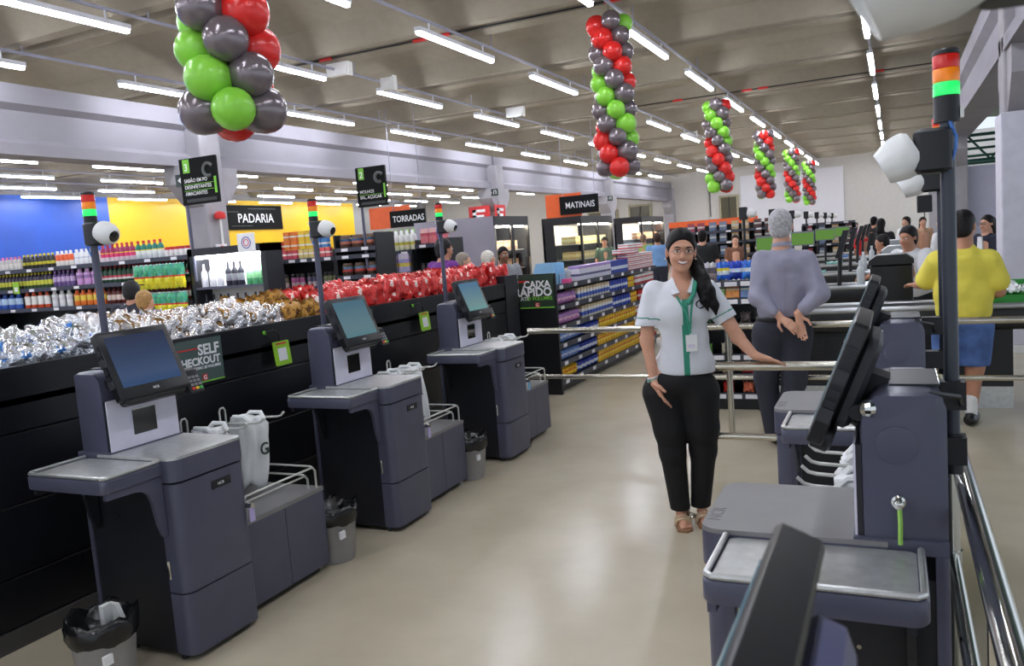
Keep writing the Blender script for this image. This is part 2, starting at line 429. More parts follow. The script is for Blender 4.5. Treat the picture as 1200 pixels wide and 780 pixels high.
# annex roof and green truss behind the partition
M_grn = mat('green_steel', (34, 82, 66), 0.45)
tr = empty('roof_truss', (1.7, 23.6, 2.9)); tag(tr, 'dark green steel roof truss above the lilac partition', 'truss')
for z in (0.0, 0.62): MB().cyl((0, 0, z), (4.5, 0, z), 0.04, 8).build('chord', M_grn, tr)
for i in range(9):
    MB().cyl((i*0.5, 0, 0.0 if i % 2 else 0.62), (i*0.5+0.5, 0, 0.62 if i % 2 else 0.0), 0.028, 8).build('diagonal', M_grn, tr)
for i in range(5):
    o = MB().cyl((1.7, 26+0.01*i, 2.75+0.2*i), (6.2, 26+0.01*i, 2.75+0.2*i), 0.035, 8).build('steel_purlin', M_grn)
    tag(o, 'green steel bar crossing the opening above the partition, %s from the bottom' % ORDN[i], 'bar')
rf = MB().prism([(1.7, 4.3), (7.5, 3.9), (7.5, 4.0), (1.7, 4.4)], 'y', -8, 27).build('roof_side', M_grn); tag(rf, 'green side roof beyond the right columns', None, None, 'structure')

# ------------------------------------------------------------------ ceiling lights
M_tube = emis('tube_glow', (238, 243, 255), TUBE)
M_fix = mat('fixture_white', (215, 216, 225), 0.5)
M_cond = mat('conduit_lilac', (150, 150, 168), 0.45)
LL = 2.15
lt = empty('tube_light', (0, 0, 0))
MB().box(-0.045, 0.045, 0, LL, -0.005, 0.05).build('housing', M_fix, lt)
MB().prism(rrect(-0.034, 0.034, -0.045, -0.005, 0.015, 3), 'y', 0.02, LL-0.02).build('tube', M_tube, lt)
for yy in (0.3, LL-0.3): MB().cyl((0, yy, 0.05), (0, yy, 0.17), 0.012, 6).build('hanger', M_fix, lt)
first = True
ROWS = ((-0.30, 12.0, 'rightmost row under the main ceiling'), (-3.2, 11.05, 'row that carries the balloon columns'), (-5.4, 9.25, 'third row from the right'), (-7.9, 8.45, 'fourth row from the right'), (-10.2, 8.75, 'row beside the left concrete beam'))
PIT = 3.6; ZL = 4.45
def light_at(x, y, z, lab, grp):
    global first
    if first: o = lt; first = False; o.location = (x, y, z)
    else: o = dup(lt, (x, y, z))
    tag(o, lab, 'light', grp)
for x, y0, nm in ROWS:
    y = y0-PIT*int((y0+6)/PIT)
    while y < 41:
        light_at(x, y, ZL, 'white tube light in the '+nm, 'tube lights, '+nm)
        y += PIT
    c = empty('light_rail', (x, -7, ZL+0.17)); tag(c, 'grey conduit rail above the '+nm+' of tube lights', 'rail')
    MB().cyl((0, 0, 0), (0, 50, 0), 0.022, 8).build('conduit', M_cond, c)
    for i in range(12): MB().cyl((0, 2+i*4.1, 0), (0, 2+i*4.1, 0.22), 0.010, 6).build('drop_rod', M_cond, c)
for x, y0, nm in ((-13.2, 7.3, 'first row beyond the left beam'), (-15.5, 6.2, 'second row beyond the left beam'), (-17.8, 7.0, 'third row beyond the left beam'), (-20.3, 5.6, 'fourth row beyond the left beam'), (-22.7, 7.4, 'fifth row beyond the left beam'), (-25.0, 6.4, 'row along the coloured wall')):
    y = y0-PIT*2
    while y < 41:
        light_at(x, y, 4.4, 'white tube light in the '+nm, 'tube lights, '+nm)
        y += PIT
    c = empty('light_rail', (x, -5, 4.57)); tag(c, 'grey conduit rail above the '+nm+' of tube lights', 'rail')
    MB().cyl((0, 0, 0), (0, 47, 0), 0.022, 8).build('conduit', M_cond, c)
# fire detector lines across the ceiling
for k, (ya, xa, xb) in enumerate(((10.6, -9.5, -1.8), (19.3, -6.0, 1.1))):
    o = empty('detector_line', (xa, ya, 4.72)); tag(o, 'thin dark cable with red markers across the ceiling, %s' % ('nearer one' if k == 0 else 'farther one'), 'cable')
    MB().cyl((0, 0, 0), (xb-xa, 0, 0), 0.014, 6).build('cable', M_black, o)
    for t in (0.2, 0.42, 0.47, 0.8): MB().cyl((t*(xb-xa), 0, 0), (t*(xb-xa)+0.22, 0, 0), 0.026, 8).build('marker', M_rtxt, o)
for k, (x, y, z, w) in enumerate(((-7.85, 10.9, 4.62, 0.2), (-7.6, 11.9, 4.5, 0.12), (-7.6, 17.0, 4.62, 0.2), (-5.6, 25.5, 4.6, 0.2))):
    o = empty('ceiling_speaker', (x, y, z)); tag(o, ('wide white box on the ceiling rail, nearest the camera', 'smallest white box under the ceiling rail', 'white box on the ceiling rail left of the second balloon column', 'farthest white box on the ceiling rail')[k], 'box')
    MB().cham(rrect(-w, w, -0.06, 0.06, 0.02, 2), 'z', -0.1, 0.1, 0.01).build('case', M_white, o)
    MB().box(w, w+0.03, -0.05, 0.05, -0.12, 0.12).build('bracket', M_white, o)
# ================================================================== self checkout kiosks
def screen_mat(name, a, b, st):
    m = bpy.data.materials.new(name); m.use_nodes = True; nt = m.node_tree; p = nt.nodes['Principled BSDF']
    p.inputs['Roughness'].default_value = 0.15; p.inputs['Base Color'].default_value = (0.01, 0.012, 0.015, 1)
    tc = nt.nodes.new('ShaderNodeTexCoord'); s = nt.nodes.new('ShaderNodeSeparateXYZ'); nt.links.new(tc.outputs['Generated'], s.inputs[0])
    r = nt.nodes.new('ShaderNodeValToRGB'); r.color_ramp.elements[0].color = srgb(a); r.color_ramp.elements[1].color = srgb(b)
    x = r.color_ramp.elements.new(0.2); x.color = srgb((a[0]*0.8+24, a[1]*0.8+20, a[2]*0.8+20))
    nt.links.new(s.outputs['Z'], r.inputs['Fac']); nt.links.new(r.outputs['Color'], p.inputs['Emission Color']); p.inputs['Emission Strength'].default_value = st
    return m
SCR = [screen_mat('screen_blue', (36, 66, 108), (22, 34, 66), 0.8), screen_mat('screen_teal', (70, 112, 120), (52, 92, 110), 0.9), screen_mat('screen_teal_pale', (92, 138, 138), (54, 96, 130), 0.9)]
M_key = mat('padlock_brass', (190, 188, 180), 0.3, 0.8)
M_lilactag = mat('lilac_tag', (190, 176, 222), 0.5)
M_bluetag = mat('blue_tag', (130, 190, 225), 0.5)
M_greenstrap = mat('green_strap', (150, 200, 90), 0.5)
M_embossed = mat('embossed_grey', (108, 106, 107), 0.5)
def kiosk(side, yc, label, screen, camz=1.83, tagm=None, pu=-0.022, pv=0.03, back=None):
    s = 1 if side == 'L' else -1
    X0 = -3.28 if side == 'L' else 0.10
    root = empty('self_checkout_kiosk', (X0+s*0.30, yc, 0)); tag(root, label, 'kiosk', 'self checkout kiosks')
    def fx(v): return (s*(v[0]-0.30), v[1], v[2])
    def P(mb, name, m, par=root, smooth=False, mats=None): return mb.xf(fx).build(name, m, par, smooth, mats)
    # cabinet
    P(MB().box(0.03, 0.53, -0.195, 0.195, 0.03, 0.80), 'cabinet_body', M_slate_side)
    P(MB().prism(rrect(0.0, 0.03, -0.202, 0.202, 0.012, 3, (0, 0, 1, 1)), 'z', 0.03, 0.86), 'rear_panel', M_slate)
    for a in (0.17, 0.48):
        for b in (-0.17, 0.17): P(MB().cyl((a, b, 0), (a, b, 0.04), 0.018, 8), 'foot', M_black)
    fr = lambda: rrect(0.47, 0.572, -0.202, 0.202, 0.045, 5, (1, 1, 0, 0))
    d = P(MB().prism(fr(), 'z', 0.305, 0.775), 'door', M_slate, smooth=True)
    P(MB().prism(fr(), 'z', 0.03, 0.298), 'lower_panel', M_slate, smooth=True)
    tc_ = P(MB().prism(rrect(0.13, 0.578, -0.207, 0.207, 0.05, 5, (1, 1, 0, 0)), 'z', 0.785, 0.877), 'top_band', M_slate, smooth=True)
    P(MB().prism(rrect(0.13, 0.577, -0.206, 0.206, 0.05, 5, (1, 1, 0, 0)), 'z', 0.877, 0.889), 'countertop', M_grey_top if side == 'R' else M_steel, smooth=True)
    if side == 'R':
        t = text('embossed_letters', 'NCR', 0.05, (-0.235, -0.14, 0.8893), (0, 1, 0), (-1, 0, 0), M_embossed, root, depth=0.0004)
    for z in (0.665, 0.405): P(MB().cyl((0.485, -0.207, z-0.04), (0.485, -0.207, z+0.04), 0.007, 8), 'hinge', M_chrome)
    h = P(MB().box(0.570, 0.576, -0.01, 0.10, 0.700, 0.735), 'latch_slot', M_black, d)
    if side == 'L': text('latch_letters', 'NCR', 0.018, (s*0.276+0.001, 0.022, 0.711), (0, 1, 0), (0, 0, 1), M_txt, d, depth=0.0006)
    P(MB().cyl((0.55, 0.19, 0.565), (0.60, 0.19, 0.565), 0.013, 10), 'lock', M_chrome, d)
    P(MB().box(0.588, 0.594, 0.175, 0.205, 0.49, 0.555), 'lock_tag', tagm or M_lilactag, d)
    # bagging tray
    tray = P(MB().cham(rrect(0.05, 0.515, -0.485, -0.205, 0.03, 4, (1, 0, 0, 1)), 'z', 0.815, 0.870, 0.006), 'tray', M_slate, smooth=True)
    P(MB().prism(rrect(0.07, 0.495, -0.465, -0.21, 0.02, 3), 'z', 0.869, 0.873), 'tray_plate', M_steel, tray)
    rim = [(0.06, -0.212, 0.879), (0.06, -0.46, 0.879), (0.075, -0.476, 0.879), (0.49, -0.476, 0.879), (0.506, -0.46, 0.879), (0.506, -0.212, 0.879)]
    P(MB().tube(rim, 0.008, 8), 'tray_rim', M_steel, tray, True)
    cv = [(-0.47, 0.82), (-0.205, 0.82), (-0.205, 0.56), (-0.225, 0.56), (-0.245, 0.62), (-0.262, 0.72), (-0.275, 0.755), (-0.30, 0.775), (-0.34, 0.785), (-0.47, 0.79)]
    for a in (0.075, 0.485): P(MB().prism(cv, 'x', a, a+0.02), 'tray_bracket', M_slate if a > 0.2 else M_slate_side)
    for b, z in ((-0.2, 0.7), (-0.2, 0.62)): P(MB().cyl((0.2, b-0.004, z), (0.2, b-0.008, z), 0.006, 8), 'screw', M_chrome)
    # scanner tower
    prof = [(0.0, 0.88), (0.0, 1.20), (0.012, 1.232), (0.04, 1.245), (0.115, 1.245), (0.150, 1.236), (0.175, 1.205), (0.185, 1.16), (0.185, 0.88)]
    tw = MB()
    n = len(prof); yy = [-0.188, -0.172, 0.172, 0.188]; ins = [0.022, 0.0, 0.0, 0.022]
    vs = []
    for yv, q in zip(yy, ins):
        for u, w in prof: vs.append((min(max(u, q), 0.185-q*0.2), yv, min(w, 1.245-q*0.35)))
    fs = [tuple(range(n-1, -1, -1)), tuple(3*n+i for i in range(n))]
    for k in range(3): fs += [(k*n+i, k*n+(i+1) % n, (k+1)*n+(i+1) % n, (k+1)*n+i) for i in range(n)]
    tw.add(vs, fs)
    tower = P(tw, 'tower', M_slate, smooth=True)
    P(MB().box(0.012, 0.12, -0.10, 0.12, 1.2445, 1.250), 'tower_lid', M_slate_side, tower)
    if s < 0: P(MB().lathe([(0.045, 0), (0.045, 0.003), (0.037, 0.004)], (0.105, -0.1882, 1.12), (0, -1, 0), 24), 'round_cover', M_slate, tower, True)
    if s < 0: P(MB().lathe([(0.016, 0), (0.016, 0.006), (0.011, 0.008), (0.011, 0.03), (0.004, 0.034)], (0.105, -0.1885, 0.985), (0, -1, 0), 12), 'key_lock', M_chrome, tower, True)
    if s < 0: P(MB().tube([(0.103, -0.213, 0.975), (0.102, -0.219, 0.94), (0.103, -0.213, 0.89)], 0.006, 6), 'key_strap', M_greenstrap, tower)
    P(MB().box(-0.0, 0.205, -0.2, 0.2, 0.86, 0.895), 'tower_foot', M_slate, tower)
    w = P(MB().prism(rrect(-0.186, 0.186, 0.885, 1.118, 0.006, 2), 'x', 0.196, 0.2015), 'scanner_panel', M_lilac)
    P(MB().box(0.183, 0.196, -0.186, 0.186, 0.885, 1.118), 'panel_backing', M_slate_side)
    P(MB().box(0.2015, 0.204, -0.062, 0.062, 0.945, 1.058), 'scanner_window', M_glassblk, w)
    P(MB().box(0.200, 0.207, -0.062, 0.062, 1.056, 1.063), 'window_trim', M_steel, w)
    # monitor, tilted back
    bu, bw, tu, twz = 0.305, 1.135, 0.190, 1.415
    L = math.hypot(bu-tu, twz-bw); tx, tz = (tu-bu)/L, (twz-bw)/L; nx, nz = tz, -tx
    def mon(v): return (bu+tx*v[1]+nx*v[2], v[0], bw+tz*v[1]+nz*v[2])
    def Q(mb, name, m, par, smooth=False): return P(mb.xf(mon), name, m, par, smooth)
    mo = Q(MB().cham(rrect(-0.19, 0.19, -0.012, L, 0.012, 3), 'z', -0.040, 0.0, 0.004), 'monitor', M_bezel, root, True)
    sc = Q(MB().box(-0.158, 0.158, 0.042, L-0.028, -0.002, 0.0012), 'screen', SCR[screen], mo)
    text('maker_letters', 'NCR', 0.016, fx(mon((-0.016, 0.012, 0.0015))), (0, 1, 0) if s > 0 else (0, -1, 0), (s*tx, 0, tz), M_txt, mo, depth=0.0004)
    Q(MB().cham(rrect(-0.150, 0.150, 0.035, L-0.03, 0.04, 4), 'z', -0.082, -0.038, 0.012), 'monitor_back', back or M_monback, mo, True)
    Q(MB().cham(rrect(-0.165, 0.165, -0.03, 0.03, 0.02, 4), 'z', -0.06, -0.008, 0.008), 'monitor_chin', M_bezel, mo, True)
    for i in range(7): Q(MB().box(-0.1945, -0.1895, 0.06+0.028*i, 0.078+0.028*i, -0.032, -0.010), 'vent', M_slate_side, mo)
    for i in range(2): Q(MB().box(-0.197, -0.19, 0.05+0.1*i, 0.085+0.1*i, -0.036, -0.006), 'side_port', M_monback, mo)
    Q(MB().box(-0.05, 0.05, 0.08, 0.18, -0.13, -0.08), 'mount', M_black, mo)
    P(MB().cyl((0.19, -0.16, 1.19), (0.19, 0.16, 1.19), 0.02, 10), 'hinge_bar', M_black)
    if s < 0: P(MB().sphere((0.165, -0.180, 1.205), 0.022, 10, 8), 'pivot_knob', M_chrome)
    P(MB().tube([(0.15, -0.15, 1.215), (0.10, -0.17, 1.235), (0.03, -0.165, 1.24), (-0.03, -0.1, 1.22), (-0.04, 0.0, 1.18)], 0.006, 6), 'cable', M_black, root, True)
    # card reader
    cr = P(MB().cham(rrect(0.215, 0.275, 0.20, 0.29, 0.012, 2), 'z', 1.075, 1.19, 0.008).xf(lambda v: (v[0]-(v[2]-1.12)*0.45, v[1], v[2])), 'card_reader', M_black)
    for i in range(4):
        for j in range(3):
            zz = 1.095+0.017*i
            m = [mat('key_red', (220, 50, 30), 0.4), mat('key_yellow', (240, 200, 40), 0.4), mat('key_green', (60, 180, 60), 0.4)][j] if i == 0 else mat('key_grey', (120, 122, 125), 0.4)
            P(MB().box(0.276, 0.280, 0.213+0.023*j, 0.230+0.023*j, zz, zz+0.011).xf(lambda v: (v[0]-(v[2]-1.12)*0.45, v[1], v[2])), 'key', m, cr)
    P(MB().box(0.276, 0.279, 0.213, 0.278, 1.165, 1.182).xf(lambda v: (v[0]-(v[2]-1.12)*0.45, v[1], v[2])), 'reader_display', M_glassblk, cr)
    P(MB().cyl((0.18, 0.20, 1.06), (0.24, 0.245, 1.10), 0.014, 8), 'reader_arm', M_black)
    # signal pole, tower light and camera
    P(MB().cyl((pu, pv, 1.02), (pu, pv, 1.885), 0.017, 14), 'signal_pole', M_slate if s > 0 else mat('pole_dark', (58, 62, 70), 0.3, 0.3), root, True)
    for z in (1.06, 1.20): P(MB().box(pu-0.03, 0.005, pv-0.028, pv+0.028, z-0.035, z+0.035), 'pole_clamp', M_black)
    P(MB().cyl((pu, pv, 1.00), (pu, pv, 1.10), 0.024, 14), 'pole_socket', M_slate_side, root, True)
    P(MB().tube([(0.0, pv-0.03, 1.04), (0.02, pv-0.09, 1.035), (0.0, pv-0.14, 1.02)], 0.005, 6), 'blue_cable', mat('blue_cable', (60, 110, 190), 0.4), root, True)
    P(MB().tube([(pu, pv-0.02, 1.88), (pu-0.018, pv-0.026, 1.83), (pu-0.016, pv-0.028, 1.80), (pu, pv-0.02, 1.75)], 0.004, 6), 'wires', mat('wire_blue', (80, 130, 210), 0.4), root, True)
    tl = P(MB().lathe([(0.029, 0), (0.029, 0.06), (0.027, 0.062)], (pu, pv, 1.868), (0, 0, 1), 18), 'tower_base', M_black, root, True)
    P(MB().box(pu-0.036, pu-0.028, pv-0.012, pv+0.012, 1.875, 1.90), 'base_label', M_white, tl)
    for z0, z1, m, nm in ((1.930, 1.962, M_green, 'green_lens'), (1.962, 1.994, M_amber, 'amber_lens'), (1.994, 2.026, M_red, 'red_lens')):
        P(MB().lathe([(0.029, 0), (0.0295, 0.003), (0.0295, z1-z0-0.004), (0.028, z1-z0-0.001)], (pu, pv, z0), (0, 0, 1), 18), nm, m, tl, True)
    P(MB().lathe([(0.0295, 0), (0.0295, 0.008), (0.024, 0.013)], (pu, pv, 2.026), (0, 0, 1), 18), 'tower_cap', M_black, tl, True)
    cb = P(MB().cham(rrect(pu-0.01, pu+0.075, pv-0.048, pv+0.045, 0.02, 3), 'z', camz-0.05, camz+0.055, 0.008), 'camera_base', M_black, root, True)
    ax = (0.93, 0.0, -0.36) if s > 0 else (0.88, 0.0, -0.47)
    P(MB().lathe([(0.045, 0.0), (0.053, 0.010), (0.0565, 0.026), (0.056, 0.044), (0.051, 0.062), (0.044, 0.080), (0.040, 0.088), (0.036, 0.088), (0.036, 0.066), (0.034, 0.03)] if s < 0 else [(0.049, 0.0), (0.051, 0.010), (0.052, 0.024), (0.051, 0.042), (0.047, 0.056), (0.040, 0.070), (0.031, 0.078), (0.027, 0.080)], (pu+0.068, pv-0.003, camz+0.012), ax, 24), 'camera_dome', M_white, cb, True)
    P(MB().lathe([(0.033, 0.050), (0.024, 0.055), (0.010, 0.058)] if s < 0 else [(0.026, 0.0795), (0.024, 0.082), (0.010, 0.084)], (pu+0.068, pv-0.003, camz+0.012), ax, 20), 'camera_lens', M_glassblk, cb, True)
    return root

def wavy_bag(seed, w, d, h, taper):
    rnd = random.Random(seed); n, m = 40, 14; vs = []; fs = []
    ph = [rnd.uniform(0, 6.28) for _ in range(6)]
    for j in range(m+1):
        t = j/m
        sc = (1-0.25*t) if t < 0.5 else (0.875-0.0*t)
        sc = 1.0-0.35*t*taper
        for i in range(n):
            a = 2*PI*i/n
            wr = 1+0.16*math.sin(4*a+ph[0]+2.2*t)+0.12*math.sin(7*a+ph[1]-2*t)+0.08*math.sin(12*a+ph[2]+3*t)
            wr *= (1-0.25*(1-t)*0.5)
            if t < 0.08: wr *= 0.8
            vs.append((d*sc*wr*math.cos(a)+0.03*t*math.sin(ph[3]), w*sc*wr*math.sin(a)+0.02*math.sin(3*t+ph[4]), -h*t+0.012*math.sin(4*a+ph[5])*(0.4+t)))
    for j in range(m):
        for i in range(n): fs.append((j*n+i, j*n+(i+1) % n, (j+1)*n+(i+1) % n, (j+1)*n+i))
    fs.append(tuple(range(n))); fs.append(tuple(m*n+i for i in range(n)))
    return vs, fs
def bag_station(side, yc, label, where):
    s = 1 if side == 'L' else -1
    X0 = -3.28 if side == 'L' else 0.10
    y0, y1, top = 0.225, 0.825, 0.455
    root = empty('bagging_stand', (X0+s*0.27, yc+0.525, 0)); tag(root, label, 'bagging stand', 'bagging stands')
    def fx(v): return (s*(v[0]-0.27), v[1]-0.525, v[2])
    def P(mb, name, m, par=root, smooth=False): return mb.xf(fx).build(name, m, par, smooth)
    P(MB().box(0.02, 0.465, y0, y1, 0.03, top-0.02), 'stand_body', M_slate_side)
    mid = (y0+y1)/2
    for a, b in ((y0, mid-0.002), (mid+0.002, y1)): P(MB().box(0.465, 0.483, a, b, 0.035, top-0.012), 'front_panel', M_slate)
    P(MB().box(0.015, 0.486, y0-0.003, y1+0.003, top-0.02, top), 'stand_top', M_grey_top if s > 0 else M_grey_top)
    P(MB().box(0.02, 0.465, y1, y1+0.004, 0.03, top-0.02), 'end_panel', M_slate)
    for a in (0.05, 0.44):
        for b in (y0+0.03, y1-0.03): P(MB().cyl((a, b, 0), (a, b, 0.035), 0.014, 8), 'foot', M_chrome)
    def loop(pts): P(MB().tube(pts, 0.006, 6), 'guard_wire', M_wire, root, True)
    for o_, z in ((0.0, 0.115), (0.03, 0.075)):
        loop([(0.47-o_, y0+0.04, top), (0.47-o_, y0+0.04, top+z-0.02), (0.47-o_, y0+0.06, top+z), (0.47-o_, y1-0.05-o_, top+z), (0.47-o_, y1-0.03-o_, top+z-0.02), (0.47-o_, y1-0.03-o_, top)])
    for o_, z in ((0.0, 0.115), (0.03, 0.075)):
        loop([(0.46-o_, y1-0.03-o_, top+z-0.01), (0.44-o_, y1-0.03-o_, top+z), (0.12+o_, y1-0.03-o_, top+z), (0.10+o_, y1-0.03-o_, top+z-0.02), (0.10+o_, y1-0.03-o_, top)])
    # bag rack: back frame with arms
    bk = 0.035
    P(MB().box(bk-0.02, bk, y0+0.02, y1-0.02, top-0.01, 0.83), 'rack_back', M_panel)
    arms = (0.30, 0.43, 0.55, 0.70)
    for v in arms:
        P(MB().tube([(bk, v, 0.845), (0.34, v, 0.86), (0.365, v, 0.866), (0.385, v, 0.885)], 0.006, 6), 'bag_arm', M_wire, root, True)
    for v in (0.365, 0.625):
        P(MB().tube([(bk, v-0.02, 0.82), (bk, v-0.02, 0.90), (bk, v-0.01, 0.915), (bk, v+0.01, 0.915), (bk, v+0.02, 0.90), (bk, v+0.02, 0.82)], 0.005, 6), 'rack_loop', M_wire, root, True)
    for k, (a, b) in enumerate(((0, 1), (2, 3))):
        vm = (arms[a]+arms[b])/2
        vs, fs = wavy_bag(int(yc*10)+k, 0.085, 0.11, 0.36 if k else 0.33, 1.0)
        b_ = finish('carrier_bag_bundle', vs, fs, M_bag, None, True)
        b_.location = (X0+s*0.20, yc+vm, 0.872)
        tag(b_, 'bundle of white plastic carrier bags on the %s rack arms %s' % ('far' if k else 'near', where), 'bag bundle', 'carrier bag bundles')
        for q in (-0.045, 0.05):
            hd = MB().tube([(s*-0.06, q, -0.02), (s*-0.03, q*1.25, 0.012), (s*0.04, q*1.25, 0.012), (s*0.07, q, -0.02)], 0.012, 6); hd.build('bag_handle', M_bag, b_, True)
        if k: 
            t = text('bag_print', 'G', 0.09, (s*0.088, -0.02, -0.2), (0, s, 0), (0, 0, 1), mat('bag_ink', (40, 60, 50), 0.5), b_, depth=0.002, bold=0.01)
    return root
KL = (2.555, 4.14, 5.72); KR = (2.245, 3.69, 0.48)
for yc, lab, sc, tg in ((KL[0], 'self checkout kiosk at far left, nearest of the three by the black panels', 0, M_lilactag), (KL[1], 'middle self checkout kiosk of the three along the black panels', 1, M_lilactag), (KL[2], 'self checkout kiosk by the red bags, farthest of the three at the left', 2, M_bluetag)):
    kiosk('L', yc, lab, sc, 1.845, tg)
kiosk('R', KR[0], 'self checkout kiosk at right with steel tray in front, seen from behind', 1, 1.80)
kiosk('R', KR[1], 'self checkout kiosk at right standing just beyond the nearer one with the steel tray', 1, 1.79, None, -0.075)
kiosk('R', KR[2], 'out of focus kiosk monitor and camera closest to the viewer at the lower right', 1, 1.835, None, -0.022, 0.15, mat('slate_lit_lilac', (92, 92, 128), 0.4))  # paler lilac slate on this monitor back, light falling on it put into colour
for yc, w in ((KL[0], 'beside the nearest left kiosk'), (KL[1], 'beside the middle left kiosk'), (KL[2], 'beside the farthest left kiosk')):
    bag_station('L', yc, 'low slate bagging stand with wire guards '+w, w)
bag_station('R', KR[0], 'low bagging stand behind the right kiosk with the steel tray', 'behind the nearer right kiosk')
bag_station('R', KR[1], 'low bagging stand beyond the farther right kiosk', 'beyond the farther right kiosk')

# ------------------------------------------------------------------ waste bins
def waste_bin(x, y, label, paper):
    root = empty('waste_bin', (x, y, 0)); tag(root, label, 'bin', 'waste bins')
    MB().lathe([(0.098, 0.0), (0.102, 0.01), (0.126, 0.27), (0.130, 0.275), (0.130, 0.29), (0.122, 0.29), (0.12, 0.26), (0.095, 0.02)], (0, 0, 0), (0, 0, 1), 28).build('bucket', M_bin, root, True)
    n, vs, fs = 36, [], []
    rows = ((0.127, 0.215, 0.006), (0.137, 0.24, 0.008), (0.139, 0.28, 0.006), (0.131, 0.31, 0.012), (0.118, 0.305, 0.01), (0.10, 0.25, 0.01), (0.05, 0.2, 0.01))
    for j, (r, z, a) in enumerate(rows):
        for i in range(n):
            t = 2*PI*i/n; w = a*(math.sin(5*t+j)+0.7*math.sin(11*t+2*j+x))
            vs.append(((r+w*0.6)*math.cos(t), (r+w*0.6)*math.sin(t), z+w))
    for j in range(len(rows)-1):
        for i in range(n): fs.append((j*n+i, j*n+(i+1) % n, (j+1)*n+(i+1) % n, (j+1)*n+i))
    fs.append(tuple((len(rows)-1)*n+i for i in range(n)))
    finish('liner', vs, fs, M_liner, root, True)
    MB().box(0.1, 0.118, -0.05, -0.01, 0.15, 0.19).xf(lambda v: (v[0]*0.75+0.03, v[1]-0.045, v[2])).build('sticker', M_txt, root)
    if paper:
        MB().box(-0.012, 0.012, -0.02, 0.02, 0.0, 0.15).xf(lambda v: (v[0]+v[2]*0.25+0.01, v[1]-v[2]*0.2+0.02, v[2]+0.21)).build('paper_roll', M_white, root)
        MB().box(-0.03, 0.02, 0.0, 0.02, 0.0, 0.09).xf(lambda v: (v[0]-v[2]*0.5+0.05, v[1]+0.05, v[2]+0.24)).build('receipt', M_white, root)
    return root
waste_bin(-2.92, 2.10, 'grey waste bin with black liner and white paper, nearest to the camera', True)
waste_bin(-2.85, 3.51, 'grey waste bin with black liner between the nearest and middle left kiosks', False)
waste_bin(-2.84, 5.10, 'grey waste bin with black liner between the middle and farthest left kiosks', False)
# ================================================================== black gondola behind the left kiosks
GX = -3.66
g = empty('gondola_back', (GX, 3.2, 0)); g.name = 'black_gondola'; tag(g, 'long black panelled gondola back behind the left kiosks', 'gondola')
ya, yb = -4.2, 4.4
for z0, z1 in ((0.095, 0.320), (0.326, 0.645), (0.651, 0.970), (0.976, 1.262)):
    MB().cham([(ya, z0), (yb, z0), (yb, z1), (ya, z1)], 'x', -0.03, 0.0, 0.004).build('panel', M_panel, g)
MB().box(-0.02, 0.012, ya, yb, 0.0, 0.09).build('kick_board', mat('kick_grey', (72, 70, 70), 0.5), g)
MB().box(-0.95, -0.03, ya, yb, 0.0, 1.10).build('carcass', M_blackpaint, g)
MB().box(-0.95, -0.0, ya, yb, 1.10, 1.13).build('top_deck', M_blackpaint, g)
MB().box(-0.04, 0.008, ya, yb, 1.255, 1.275).build('top_lip', M_blackpaint, g)
MB().box(-0.97, -0.95, ya, yb, 0.9, 1.26).build('rear_lip', M_blackpaint, g)
MB().box(-0.60, 0.012, yb, yb+0.30, 0.0, 1.35).build('end_post', M_slate_side, g)
# signs on the gondola
def wall_sign(y, label):
    r = empty('wall_sign', (GX+0.004, y, 1.0)); tag(r, label, 'sign')
    MB().box(0, 0.006, -0.17, 0.17, 0, 0.255).build('board', mat('sign_grey_green', (74, 92, 88), 0.5), r)
    MB().box(0.006, 0.0075, -0.17, 0.0, 0.198, 0.206).build('red_bar', M_rtxt, r)
    MB().box(0.006, 0.0075, -0.17, 0.17, 0.0, 0.008).build('green_bar', M_gtxt, r)
    text('title', 'SELF', 0.085, (0.0075, 0.148, 0.162), (0, 1, 0), (0, 0, 1), M_txt, r, 'RIGHT', 0.03)
    text('title', 'CHECKOUT', 0.062, (0.0075, 0.148, 0.106), (0, 1, 0), (0, 0, 1), M_txt, r, 'RIGHT', 0.03)
    text('subtitle', 'MÁXIMO 20 VOLUMES', 0.023, (0.0075, 0.148, 0.080), (0, 1, 0), (0, 0, 1), M_txt, r, 'RIGHT', 0.01)
    lg = MB().box(0.006, 0.009, 0.0, 0.036, 0.012, 0.048).build('logo', M_rtxt, r)
    text('logo_letter', 'G', 0.036, (0.0095, 0.018, 0.017), (0, 1, 0), (0, 0, 1), M_txt, lg, 'CENTER', 0.02)
wall_sign(3.46, 'grey SELF CHECKOUT sign beside the nearest left kiosk')
wall_sign(5.04, 'grey SELF CHECKOUT sign partly behind the middle kiosk monitor')
def green_tag(y, label):
    r = empty('hanging_tag', (GX+0.03, y, 1.0)); tag(r, label, 'tag')
    MB().prism(rrect(-0.075, 0.075, 0.0, 0.155, 0.008, 2), 'x', 0.0, 0.006).xf(lambda v: (v[0]+v[2]*-0.1+0.03, v[1], v[2])).build('card', mat('lime_card', (150, 205, 40), 0.5), r)
    MB().box(0.006, 0.0075, -0.04, 0.04, 0.03, 0.11).xf(lambda v: (v[0]+v[2]*-0.1+0.03, v[1], v[2])).build('white_square', M_txt, r)
    MB().box(0.006, 0.0075, -0.05, 0.05, 0.135, 0.145).xf(lambda v: (v[0]+v[2]*-0.1+0.03, v[1], v[2])).build('red_line', M_rtxt, r)
    MB().tube([(0.015, 0.0, 0.16), (0.03, -0.02, 0.21), (0.02, -0.06, 0.235), (-0.02, -0.09, 0.22)], 0.006, 6).build('cord', M_black, r, True)
    MB().lathe([(0.014, 0), (0.012, 0.012)], (-0.028, -0.09, 0.22), (1, 0, 0), 12).build('clip', M_gtxt, r)
green_tag(4.10, 'lime green card hanging on the gondola left of the middle kiosk')
green_tag(5.89, 'lime green card hanging on the gondola near the farthest left kiosk')

